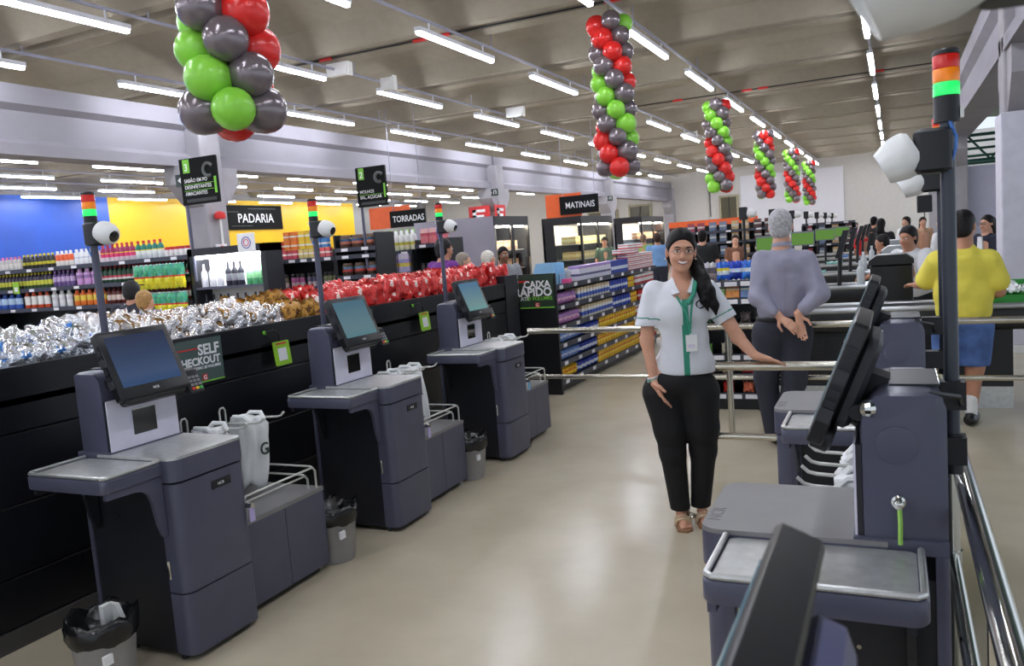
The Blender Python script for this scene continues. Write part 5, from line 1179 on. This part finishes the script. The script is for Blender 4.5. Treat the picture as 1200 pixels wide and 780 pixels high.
# ---------------- the woman in the white shirt
def woman():
    ox, oy = -1.11, 4.49; rz = math.atan2(oy, ox)-PI/2
    Rh = rotz(.10)@roty(.07)@rotx(.02); hc = (.043, -.03, 1.552)
    shL, elL, wrL = (-.140, .01, 1.325), (-.172, .0, 1.06), (-.142, -.065, .835)
    shR, elR, wrR = (.195, .01, 1.315), (.322, -.01, 1.06), (.405, -.085, .962)
    B = head_prims(hc, Rh, .98)
    B += [cap((.043, .012, 1.40), (.038, .015, 1.33), .048, .072, .02), ell((.03, .0, 1.27), (.145, .085, .11), .05), ell((.037, -.035, 1.305), (.085, .082, .085), .04), ell((.026, .0, 1.08), (.12, .085, .14), .06), ell((0, .015, .86), (.16, .11, .13), .05)]
    B += chain([shL, elL, wrL], [.046, .036, .0245], .02)+chain([shR, elR, wrR], [.046, .036, .0245], .02)
    B += hand_prims(wrL, (.42, -.22, -.88), (.85, .15, .45), .165, .012, .28, -1)
    B += hand_prims(wrR, (.92, -.08, -.27), (-.25, -.15, -.95), .165, .05, .18, -1)
    for x0, k, x1, x2 in ((-.085, -.058, -.036, -1), (.09, .112, .084, 1)):
        yk = 0.0 if x2 < 0 else .03; ya_ = .01 if x2 < 0 else .06
        B += chain([(x0, .02, .80), (k, yk-.01, .42), (x1, ya_, .09)], [.085, .05, .034], .03)
        B += [cap((x1, ya_+.02, .045), (x1+.02, ya_-.12, .022), .03, .022, .02)]
        for q in range(5): B.append(cap((x1-.005+.012*q, ya_-.10, .022), (x1+.004+.013*q, ya_-.155+.006*q, .016), .010, .008, .004))
    def bf(c): return np.zeros(len(c))
    b = sdf_obj('person', B, .0065, None, None, [SKIN['tan']], bf)
    oriented(b, (ox, oy, 0), rz); tag(b, 'smiling woman in a white and green uniform shirt leaning on the barrier', 'person')
    # shirt
    S = [ell((.030, .005, 1.275), (.172, .112, .125), .05), ell((.028, -.035, 1.215), (.145, .10, .095), .05), ell((.026, .005, 1.06), (.146, .108, .16), .07), ell((.030, .012, .905), (.172, .124, .14), .05)]
    S += [cap((.040, .012, 1.375), (.036, .015, 1.33), .060, .10, .04)]
    S += [cap((-.115, .012, 1.335), (-.168, .006, 1.15), .066, .066, .03), cap((.17, .012, 1.325), (.262, .002, 1.17), .066, .063, .03)]
    S += [half((0, 0, 1), .872)]
    def cutarm(sh, el, t):
        a = np.array(sh); d = np.array(el)-a; L = np.linalg.norm(d); d /= L; p = a+d*L*t
        return cap(p+d*.10, p+d*.12, .10, .10)
    S += [sub(cutarm(shL, elL, .60)), sub(cutarm(shR, elR, .56))]
    S += [sub(cap((.043, -.05, 1.43), (.043, .03, 1.42), .058)), sub(cap((.043, -.115, 1.41), (.040, -.155, 1.28), .052, .010)), sub(cap((.043, -.10, 1.44), (.041, -.13, 1.36), .058, .040))]
    gsh = mat('uniform_white', (222, 224, 230), .7, bump=.6, bscale=8, var=.03, bdist=.04, bdet=1); ggr = mat('uniform_green', (48, 142, 116), .6)
    def sf(c):
        xc = .036+(1.32-c[:, 2])*-.012
        g_ = (np.abs(c[:, 0]-xc-.012) < .017) & (c[:, 1] < -.02) & (c[:, 2] < 1.335)
        def rng(sh, el, t0, t1, side):
            a = np.array(sh); d = np.array(el)-a; L = np.linalg.norm(d); q = (c-a)@(d/L)/L
            return (q > t0) & (q < t1) & ((c[:, 0] < -.09) if side < 0 else (c[:, 0] > .16))
        h_ = rng(shL, elL, .49, .515, -1) | rng(shR, elR, .455, .48, 1)
        return (g_ | h_).astype(int)
    sdf_obj('shirt', S, .0065, None, b, [gsh, ggr], sf)
    # collar leaves
    for sx in (-1, 1):
        cx = .043
        vs = [(cx+sx*.058, -.02, 1.415), (cx+sx*.085, -.055, 1.375), (cx+sx*.060, -.122, 1.325), (cx+sx*.020, -.140, 1.335), (cx+sx*.040, -.100, 1.375), (cx+sx*.050, -.060, 1.405)]
        mb = MB(); mb.add([(v[0], v[1], v[2]) for v in vs]+[(v[0]*1.0, v[1]+.006, v[2]-.006) for v in vs], [(0, 1, 2, 3, 4, 5), (11, 10, 9, 8, 7, 6)]+[(i, (i+1) % 6, 6+(i+1) % 6, 6+i) for i in range(6)])
        mb.build('collar', gsh if sx < 0 else gsh, b)
    MB().tube([(.043+.062, -.03, 1.395), (.043+.066, -.085, 1.375), (.043+.050, -.137, 1.315), (.062, -.15, 1.27)], .013, 6).build('collar_trim', ggr, b, True)
    # trousers
    T = [ell((.0, .015, .83), (.175, .128, .11), .05)]
    for x0, k, x1, yk, ya_ in ((-.098, -.064, -.038, 0.0, .01), (.10, .110, .080, .03, .06)):
        T += chain([(x0, .018, .76), (k*.9+x0*.1, yk*.5, .55), (k, yk, .42), (x1, ya_+.005, .085)], [.118, .092, .072, .056], .03)
    T += [half((0, 0, 1), .075), half((0, 0, -1), -.905)]
    sdf_obj('trousers', T, .009, mat('black_cotton', (12, 12, 15), .8, bump=.2, bscale=20), b)
    # hair
    P = hair_prims(hc, Rh, .985, 0, .008)
    sdf_obj('hair', P, .006, H_black, b)
    P = chain([(.085, .055, 1.56), (.12, .04, 1.47), (.145, -.03, 1.39), (.175, -.09, 1.325), (.205, -.105, 1.25), (.21, -.105, 1.20)], [.03, .04, .042, .036, .022, .006], .02)+chain([(.12, .02, 1.47), (.13, -.06, 1.37), (.15, -.115, 1.28), (.17, -.12, 1.22)], [.02, .026, .018, .004], .02)
    sdf_obj('ponytail', P, .006, H_black, b)
    c = np.array(hc); f = lambda *p: tuple(c+Rh@(np.array(p)*.98))
    for q in (-1, 1):
        e = f(q*.031, -.0865, .003)
        ey = MB().sphere(e, .0125, 12, 8, (1.1, .45, .42)).build('eye', M_white, b, True)
        MB().sphere(f(q*.031, -.0918, .003), .0058, 10, 6, (1, .5, 1)).build('iris', mat('iris_dark', (26, 16, 12), .2), ey, True)
        MB().tube([f(q*.014, -.0975, .022), f(q*.034, -.097, .028), f(q*.052, -.084, .022)], [.0035, .0035, .0015], 5).build('eyebrow', H_black, b, True)
        MB().tube([f(q*.018, -.096, .011), f(q*.031, -.098, .013), f(q*.046, -.09, .008)], .002, 5).build('eyelid', H_black, b, True)
        rim = [f(q*.033+.021*math.cos(t), -.102+abs(.021*math.cos(t))*.15, .001+.015*math.sin(t)) for t in [2*PI*i/18 for i in range(19)]]
        MB().tube(rim, .0011, 4).build('glasses_rim', mat('glasses_wire', (120, 112, 110), .3, .8), b, True)
        MB().tube([f(q*.056, -.098, .004), f(q*.080, -.03, .006), f(q*.083, .015, .0)], .0012, 4).build('glasses_arm', mat('glasses_wire', (120, 112, 110), .3, .8), b, True)
        MB().sphere(f(q*.082, .005, -.042), .007, 8, 6).build('earring', M_satin, b, True)
    MB().tube([f(-.010, -.107, .004), f(.010, -.107, .004)], .0012, 4).build('glasses_bridge', mat('glasses_wire', (120, 112, 110), .3, .8), b, True)
    mo = MB().tube([f(-.035, -.0815, -.048), f(-.018, -.0935, -.058), f(0, -.098, -.0615), f(.018, -.0935, -.058), f(.035, -.0815, -.048)], [.002, .0065, .0085, .0065, .002], 8).build('mouth', mat('lips', (168, 74, 70), .4), b, True)
    MB().tube([f(-.026, -.0925, -.0525), f(-.012, -.1005, -.0575), f(0, -.1035, -.0590), f(.012, -.1005, -.0575), f(.026, -.0925, -.0525)], [.0015, .0055, .006, .0055, .0015], 6).build('teeth', M_white, mo, True)
    # lanyard, badge, pin, bracelets, sandals
    MB().tube([(.0, .05, 1.40), (-.012, -.045, 1.375), (.012, -.12, 1.30), (.055, -.15, 1.22), (.066, -.145, 1.11)], .006, 6).build('lanyard', ggr, b, True)
    MB().tube([(.095, .04, 1.39), (.096, -.07, 1.375), (.088, -.135, 1.29), (.075, -.152, 1.2), (.066, -.147, 1.11)], .006, 6).build('lanyard', ggr, b, True)
    bd = MB().box(.042, .102, -.140, -.135, 1.01, 1.10).build('badge', M_white, b); MB().box(.052, .09, -.1415, -.140, 1.03, 1.05).build('badge_print', M_lilac, bd)
    MB().tube([(.130+.022*math.cos(t), -.118-.01*math.sin(t), 1.262+.022*math.sin(t)) for t in [2*PI*i/14 for i in range(15)]], .004, 5).build('hair_ring', H_black, b, True)
    w = np.array(wrL)
    for k, (dz, m) in enumerate(((.0, M_satin), (.012, mat('bracelet_teal', (120, 190, 180), .3)), (.024, M_white))):
        MB().tube([(w[0]-.006+.029*math.cos(t), w[1]+.008+.027*math.sin(t), w[2]+.005+dz+.008*math.cos(t)) for t in [2*PI*i/16 for i in range(17)]], .004, 5).build('bracelet', m, b, True)
    for x1, ya_ in ((-.036, .01), (.084, .06)):
        sh = MB().prism([(x1-.038+.0, ya_+.06), (x1+.035, ya_+.06), (x1+.05, ya_-.06), (x1+.062, ya_-.15), (x1+.03, ya_-.185), (x1-.02, ya_-.17), (x1-.035, ya_-.06)], 'z', 0.0, .012).build('sandal_sole', mat('sandal_tan', (150, 112, 80), .6), b)
        for t, r_ in ((-.04, .034), (-.085, .033)): MB().tube([(x1-.035, ya_+t, .012), (x1-.02, ya_+t-.01, .045), (x1+.015, ya_+t-.012, .055), (x1+.045, ya_+t-.005, .04), (x1+.05, ya_+t, .012)], .009, 6).build('sandal_strap', mat('sandal_gold', (206, 184, 150), .4), sh, True)
woman()

# ---------------- shoes, generic pieces
def shoe_prims(x, y, fx, fy, L=.17): return [cap((x-fx*.05, y-fy*.05, .045), (x+fx*L*.8, y+fy*L*.8, .036), .045, .036, .02), cap((x, y, .05), (x, y, .10), .042, .04, .02), half((0, 0, 1), .002)]

# ---------------- the man in the grey shirt, seen from behind
def man():
    ox, oy = -.85, 6.33; rz = math.atan2(oy, ox)-PI/2
    Rh = rotz(PI-.12)@rotx(-.03); hc = (.095, .03, 1.645)
    shL, elL, wrL = (-.055, 0, 1.42), (-.085, -.10, 1.14), (.055, -.17, 1.0)
    shR, elR, wrR = (.27, 0, 1.40), (.345, -.09, 1.14), (.185, -.17, 1.01)
    B = head_prims(hc, Rh, 1.02)
    B += [cap((.095, .01, 1.53), (.10, .0, 1.40), .058, .09, .03), ell((.105, .01, 1.28), (.16, .10, .15), .05), ell((.085, .01, 1.0), (.15, .10, .18), .05)]
    B += chain([shL, elL, wrL], [.05, .042, .029], .02)+chain([shR, elR, wrR], [.05, .042, .029], .02)
    B += hand_prims((.185, -.175, 1.0), (.15, -.12, -.98), (.1, -.95, .25), .19, .02, .35, 1)
    B += hand_prims((.06, -.165, .995), (.62, -.45, -.5), (-.2, .9, -.2), .18, .015, .5, 1)
    B += chain([(-.02, .01, .88), (-.06, .03, .48), (-.015, .06, .10)], [.085, .055, .04], .03)+chain([(.165, .01, .88), (.15, -.02, .48), (.06, -.06, .10)], [.085, .055, .04], .03)
    b = sdf_obj('person', B, .0085, SKIN['light'])
    oriented(b, (ox, oy, 0), rz); tag(b, 'grey haired man in a grey shirt seen from behind with hands clasped', 'person')
    S = [ell((.105, .015, 1.345), (.215, .125, .125), .06), ell((.105, .01, 1.22), (.205, .138, .17), .07), ell((.09, .01, 1.03), (.188, .138, .15), .07), cap((.098, .005, 1.475), (.10, .0, 1.40), .068, .12, .05)]
    S += chain([(-.045, 0, 1.405), elL, (.005, -.165, 1.035)], [.078, .066, .05], .035)+chain([(.26, 0, 1.385), elR, (.235, -.165, 1.05)], [.078, .066, .05], .035)
    S += [half((0, 0, 1), .955)]
    msh = mat('grey_shirt', (150, 148, 166), .75, var=.05, bump=.7, bscale=7, bdist=.06, bdet=1)
    sdf_obj('shirt', S, .009, msh, b)
    MB().lathe([(.075, 0), (.074, .014), (.066, .032), (.058, .033)], (.098, .005, 1.495), (0, .12, 1), 18).build('collar', msh, b, True)
    MB().tube([(.098, -.137, 1.40), (.10, -.142, 1.2), (.095, -.14, 1.0)], .004, 5).build('back_pleat', msh, b, True)
    T = [ell((.075, .01, .90), (.195, .135, .13), .05)]
    T += chain([(-.02, .01, .84), (-.055, .03, .50), (-.012, .07, .085)], [.128, .088, .072], .03)+chain([(.17, .01, .84), (.15, -.015, .50), (.065, -.05, .085)], [.128, .088, .072], .03)
    T += [half((0, 0, -1), -.985), half((0, 0, 1), .035)]
    sdf_obj('trousers', T, .011, mat('charcoal_cloth', (44, 46, 58), .8, bump=.3, bscale=15), b)
    MB().lathe([(.19, -.018), (.193, -.01), (.193, .012), (.19, .018)], (0, 0, 0), (0, 0, 1), 30).xf(lambda v: (v[0]+.085, v[1]*.72+.01, v[2]+.965)).build('belt', M_black, b, True)
    sdf_obj('shoes', [p for p in shoe_prims(-.012, .07, -.15, .98, .18)[:2]]+shoe_prims(.065, -.05, .1, .98, .18), .009, mat('black_leather', (16, 15, 16), .35), b)
    sdf_obj('hair', hair_prims(hc, Rh, 1.02, -.012, .007), .007, H_grey, b)
man()

# ---------------- the man in the yellow T-shirt
def yellow():
    ox, oy = .47, 7.18; rz = math.atan2(oy, ox)-PI/2
    Rh = rotz(PI-.35)@rotx(.08); hc = (.018, .03, 1.54)
    shL, elL, wrL = (-.17, .02, 1.29), (-.25, .12, 1.10), (-.33, .30, 1.08)
    shR, elR, wrR = (.18, .0, 1.28), (.245, .03, 1.03), (.20, .25, .98)
    B = head_prims(hc, Rh, 1.0)
    B += [cap((.018, .02, 1.42), (.01, .0, 1.32), .062, .09, .03), ell((.0, .02, 1.1), (.17, .13, .24), .05)]
    B += chain([shL, elL, wrL], [.055, .046, .03], .02)+chain([shR, elR, wrR], [.055, .046, .03], .02)
    B += hand_prims(wrL, (-.5, .8, .0), (0, 0, -1), .18, .015, .4, 1)+hand_prims(wrR, (-.3, .9, -.1), (0, 0, -1), .18, .015, .4, -1)
    B += chain([(-.10, .02, .8), (-.11, .02, .44), (-.095, .0, .10)], [.09, .066, .04], .03)+chain([(.09, .02, .8), (.075, .02, .44), (.045, -.03, .10)], [.09, .066, .04], .03)
    b = sdf_obj('person', B, .010, SKIN['olive']); oriented(b, (ox, oy, 0), rz); tag(b, 'man in a yellow T-shirt and denim shorts at the first checkout lane', 'person')
    S = [ell((.005, .02, 1.23), (.215, .15, .15), .06), ell((.005, .03, 1.02), (.212, .178, .19), .08), ell((.005, .025, .88), (.195, .165, .12), .05), cap((.016, .01, 1.37), (.01, .0, 1.30), .07, .13, .05)]
    S += [cap((-.165, .02, 1.28), (-.245, .09, 1.14), .088, .086, .03), cap((.175, 0, 1.27), (.235, .02, 1.11), .088, .086, .03), half((0, 0, 1), .80)]
    sdf_obj('t_shirt', S, .011, mat('yellow_jersey', (232, 216, 84), .8, var=.04, bump=.7, bscale=6, bdist=.06, bdet=1), b)
    T = [ell((0, .02, .80), (.195, .155, .12), .05)]+chain([(-.10, .02, .76), (-.115, .02, .48)], [.125, .105], .03)+chain([(.09, .02, .76), (.08, .02, .48)], [.125, .105], .03)+[half((0, 0, 1), .46)]
    sdf_obj('shorts', T, .012, mat('denim', (74, 102, 156), .85, var=.45, scale=7, bump=.3, bscale=60), b)
    sdf_obj('hair', hair_prims(hc, Rh, 1.0, 0, .006), .008, H_dark, b)
    sdf_obj('socks', [cap((.045, -.03, .08), (.047, -.028, .20), .043, .047), cap((-.095, 0, .08), (-.096, 0, .20), .043, .047)], .009, M_white, b)
    sdf_obj('shoes', shoe_prims(-.095, 0, -.1, .98, .18)[:2]+shoe_prims(.045, -.03, .2, .96, .18), .009, mat('black_leather', (16, 15, 16), .35), b)
yellow()

# ---------------- people farther away
def person(label, x, y, face, height, shirt, skin='tan', hair=H_dark, pants=(40, 42, 52), build=1.0, long_hair=False, sleeve='short', bend=0.0, arm=(0, 0), res=.02, cap_=None, logo=None):
    """face: angle of the direction the person looks (world, 0 = +x)"""
    s = height/1.72; rz = face+PI/2
    L = lambda *p: np.array(p)*s
    by = -bend
    hc = L(0, -.01+by*.9, 1.58-bend*.25); Rh = rotx(bend*.5)
    nk = L(0, .0+by*.75, 1.42-bend*.18)
    sL, sR = L(-.18*build, by*.65, 1.37-bend*.15), L(.18*build, by*.65, 1.37-bend*.15)
    def armp(sh, q, a): return [sh, sh+L(q*.05, -.02-.12*a, -.27), sh+L(q*.03, -.08-.34*a, -.50+.22*a)]
    aL, aR = armp(sL, -1, arm[0]), armp(sR, 1, arm[1])
    B = head_prims(hc, Rh, .98*s, True)+[cap(hc+L(0, .02, -.1), nk, .055*s, .075*s, .03)]
    B += [cap(L(0, 0, .95), L(0, by*.6, 1.28-bend*.1), .13*s, .13*s, .05)]
    for p, q in ((aL, 1), (aR, -1)):
        B += chain(p, [.05*s, .04*s, .028*s], .02)+hand_prims(p[2], p[2]-p[1]+1e-4, (-q, 0.01, 0), .17*s, .02, .3, q)
    for q in (-1, 1): B += chain([L(q*.09, 0, .88), L(q*.10, -.01, .47), L(q*.10, .02, .09)], [.09*s, .058*s, .04*s], .03)
    b = sdf_obj('person', B, res, SKIN[skin]); oriented(b, (x, y, 0), rz); tag(b, label, 'person')
    ms = mat('cloth_%d_%d_%d' % shirt, shirt, .8, bump=.3, bscale=9)
    S = [ell(L(0, by*.62, 1.30-bend*.13), L(.20*build, .12*build, .14), .06), ell(L(0, by*.35, 1.12-bend*.05), L(.19*build, .13*build, .2), .07), ell(L(0, by*.1, .95), L(.18*build, .13*build, .12), .05), cap(nk, nk+L(0, 0, -.06), .065*s, .11*s, .04)]
    for p in (aL, aR):
        S += [cap(p[0], p[0]+(p[1]-p[0])*(.62 if sleeve == 'short' else 1), .072*s, .066*s, .03)]
        if sleeve != 'short': S += [cap(p[1], p[1]+(p[2]-p[1])*.9, .06*s, .045*s, .03)]
    sdf_obj('shirt', S, res, ms, b)
    T = [ell(L(0, 0, .90), L(.185*build, .135*build, .12), .05)]
    for q in (-1, 1): T += chain([L(q*.095, 0, .84), L(q*.10, -.01, .47), L(q*.10, .02, .07)], [.115*s, .082*s, .065*s], .03)
    sdf_obj('trousers', T, res, mat('pants_%d_%d_%d' % pants, pants, .85), b)
    sh = []
    for q in (-1, 1): sh += [cap(L(q*.10, .04, .045), L(q*.105, -.14, .038), .042*s, .036*s)]
    sdf_obj('shoes', sh+[half((0, 0, 1), .003)], res*.8, mat('black_leather', (16, 15, 16), .35), b)
    if cap_:
        cm = mat('cap_%d_%d_%d' % cap_, cap_, .7)
        sdf_obj('cap', hair_prims(hc, Rh, 1.0*s, 0, .016)+[], res*.7, cm, b)
        c = hc+Rh@L(0, -.12, .075); MB().lathe([(.075*s, 0), (.075*s, .012)], tuple(c), (0, 0, 1), 14).build('cap_peak', cm, b)
    else: sdf_obj('hair', hair_prims(hc, Rh, .985*s, .015, .010), res*.7, hair, b)
    if long_hair: sdf_obj('long_hair', chain([hc+L(0, .08, .03), hc+L(0, .10, -.12), hc+L(0, .11, -.28)], [.075*s, .07*s, .04*s], .03), res*.7, hair, b)
    c = hc
    f = lambda *p: tuple(c+Rh@(np.array(p)*.98*s))
    for q in (-1, 1):
        e = MB().sphere(f(q*.031, -.0865, .003), .0125*s, 8, 6, (1.25, .5, .62)).build('eye', M_white, b, True)
        MB().sphere(f(q*.031, -.0925, .003), .0065*s, 8, 5, (1, .5, 1)).build('iris', mat('iris_dark', (26, 16, 12), .2), e, True)
    MB().tube([f(-.028, -.085, -.055), f(0, -.0955, -.06), f(.028, -.085, -.055)], [.002, .006, .002], 6).build('mouth', mat('lips', (168, 74, 70), .4), b, True)
    if logo:
        p = L(.0, .145*build+by*.5, 1.22)
        MB().lathe([(.11*s, 0), (.11*s, .02)], tuple(p), (0, 1, .1), 20).build('shirt_print', M_txt, b)
    return b
FC = lambda x, y: math.atan2(-y, -x)     # looking at the camera
cw = person('cashier woman in a white and green shirt bending over the first lane', .23, 9.3, FC(.22, 9.15)-.55, 1.62, (226, 226, 228), 'olive', H_dark, (30, 30, 36), .92, False, 'short', .22, (.8, .9), .013)
MB().tube([(0, -.16, 1.22), (0, -.2, 1.1), (0, -.17, .95)], .022, 6).build('green_placket', mat('uniform_green', (48, 142, 116), .6), cw, True)
gw = person('woman with glasses and a dark navy cardigan by the lilac partition', 1.14, 12.75, FC(1.14, 12.7)-.7, 1.60, (34, 38, 58), 'tan', H_dark, (40, 42, 60), .85, True, 'long', 0, (0, 0), .014)
for q in (-1, 1): MB().tube([(q*.033+.023*math.cos(t), -.112, 1.47+.02*math.sin(t)) for t in [2*PI*i/14 for i in range(15)]], .003, 4).build('glasses_rim', M_black, gw)
MB().prism([(-.03, 1.3), (.03, 1.3), (.05, .95), (-.05, .95)], 'y', -.145, -.12).build('white_top', M_txt, gw)
person('person in a pale top half hidden behind the signal pole', .72, 15.0, 2.4, 1.62, (226, 224, 226), 'tan', H_dark, (40, 42, 60), .85, True, 'long', 0, (0, 0), .02)
person('man in a white shirt and dark hair beyond the silver register', .25, 20.2, -2.3, 1.66, (232, 230, 232), 'light', H_dark, (40, 40, 46), .9, False, 'long', 0, (0, 0), .02)
person('long haired woman beside the man in white beyond the registers', .6, 20.9, -1.4, 1.62, (190, 150, 120), 'tan', H_brown, (40, 40, 46), .85, True)
person('cashier with tied dark hair in a black top, bent at the second lane', .05, 12.1, PI, 1.5, (24, 24, 28), 'olive', H_dark, (30, 30, 36), .9, False, 'short', .25, (.7, .7))
person('person in black among the crowd, left of the man in white', -.22, 17.4, 1.4, 1.66, (22, 22, 26), 'tan', H_black, (30, 30, 36), .95, True, 'long')
person('person in black with a rounded hairdo at the end of the lanes', -.45, 23.0, 1.0, 1.72, (26, 26, 30), 'tan', H_black, (30, 30, 36), 1.0)
person('person in a red top at the far lanes', -.62, 20.1, 2.0, 1.5, (200, 36, 36), 'olive', H_dark, (40, 40, 46), .9)
person('person in a bright pink top far beyond the lanes', -1.1, 28.4, -1.5, 1.6, (224, 150, 190), 'tan', H_brown, (40, 40, 60), .9)
person('man in a purple T-shirt with a round white print near the drinks shelf', -5.02, 8.6, 1.15, 1.86, (104, 40, 128), 'olive', H_dark, (40, 44, 60), 1.0, False, 'short', .12, (.2, .2), .014, None, True)
person('grey haired person in front of the grey fridge panel', -5.28, 9.75, .6, 1.63, (150, 120, 90), 'light', hairm('mid_grey', (140, 128, 116)), (60, 60, 70), .95)
person('white haired person standing next to the grey haired one', -5.05, 10.05, 1.0, 1.63, (190, 190, 190), 'light', H_white, (60, 60, 70), .95)
person('man in a grey shirt facing the camera before the glass fridge doors', -5.2, 10.85, FC(-5, 10.3)+.35, 1.67, (146, 148, 154), 'brown', H_black, (40, 42, 50), 1.05, False, 'short', 0, (0, 0), .014)
person('man in a pale blue shirt walking away by the striped packs', -4.95, 18.6, 1.9, 1.72, (110, 150, 200), 'olive', H_brown, (40, 44, 60), 1.1, False, 'short', 0, (0, 0), .018)
person('balding man near the orange lit fridge', -6.1, 21.5, 1.6, 1.72, (130, 160, 90), 'olive', hairm('thin', (120, 96, 82)), (60, 60, 70))
person('man in a cap near the yellow lit fridge', -6.9, 20.6, -1.2, 1.72, (90, 110, 90), 'tan', H_dark, (60, 60, 70), 1.0, cap_=(40, 40, 44))
person('person in black seen from behind at the end of the biscuit aisle', -3.15, 15.0, 1.5, 1.70, (20, 20, 24), 'tan', H_black, (30, 30, 36), 1.12, False, 'short', 0, (0, 0), .016)
person('woman in a brown top facing the camera behind the man in black', -2.95, 17.2, FC(-2.9, 17.2), 1.55, (120, 80, 60), 'light', H_brown, (60, 50, 50), .9, True)
person('person in a white top near the far packs', -2.95, 20.2, 1.5, 1.7, (220, 226, 234), 'tan', H_black, (60, 60, 70), .9)
person('person with a red cap in the far crowd', -4.3, 22.5, 1.5, 1.72, (60, 40, 44), 'tan', H_dark, (60, 60, 70), 1.0, cap_=(170, 30, 36))
person('pale person reaching to the far shelf beside the lane camera', -2.1, 17.8, .8, 1.72, (210, 180, 160), 'light', H_blond, (60, 60, 70), .9, False, 'short', 0, (.6, .9))
person('person with a black cap seen behind the silver bags', -7.55, 6.25, 1.9, 1.62, (34, 36, 50), 'olive', H_black, (40, 40, 50), 1.05, False, 'short', .1, (0, 0), .016, (22, 20, 24))
person('blond haired person just above the silver bags at the left', -6.95, 5.95, 1.6, 1.50, (180, 160, 130), 'light', H_blond, (60, 60, 70), .95, False, 'short', 0, (0, 0), .016)
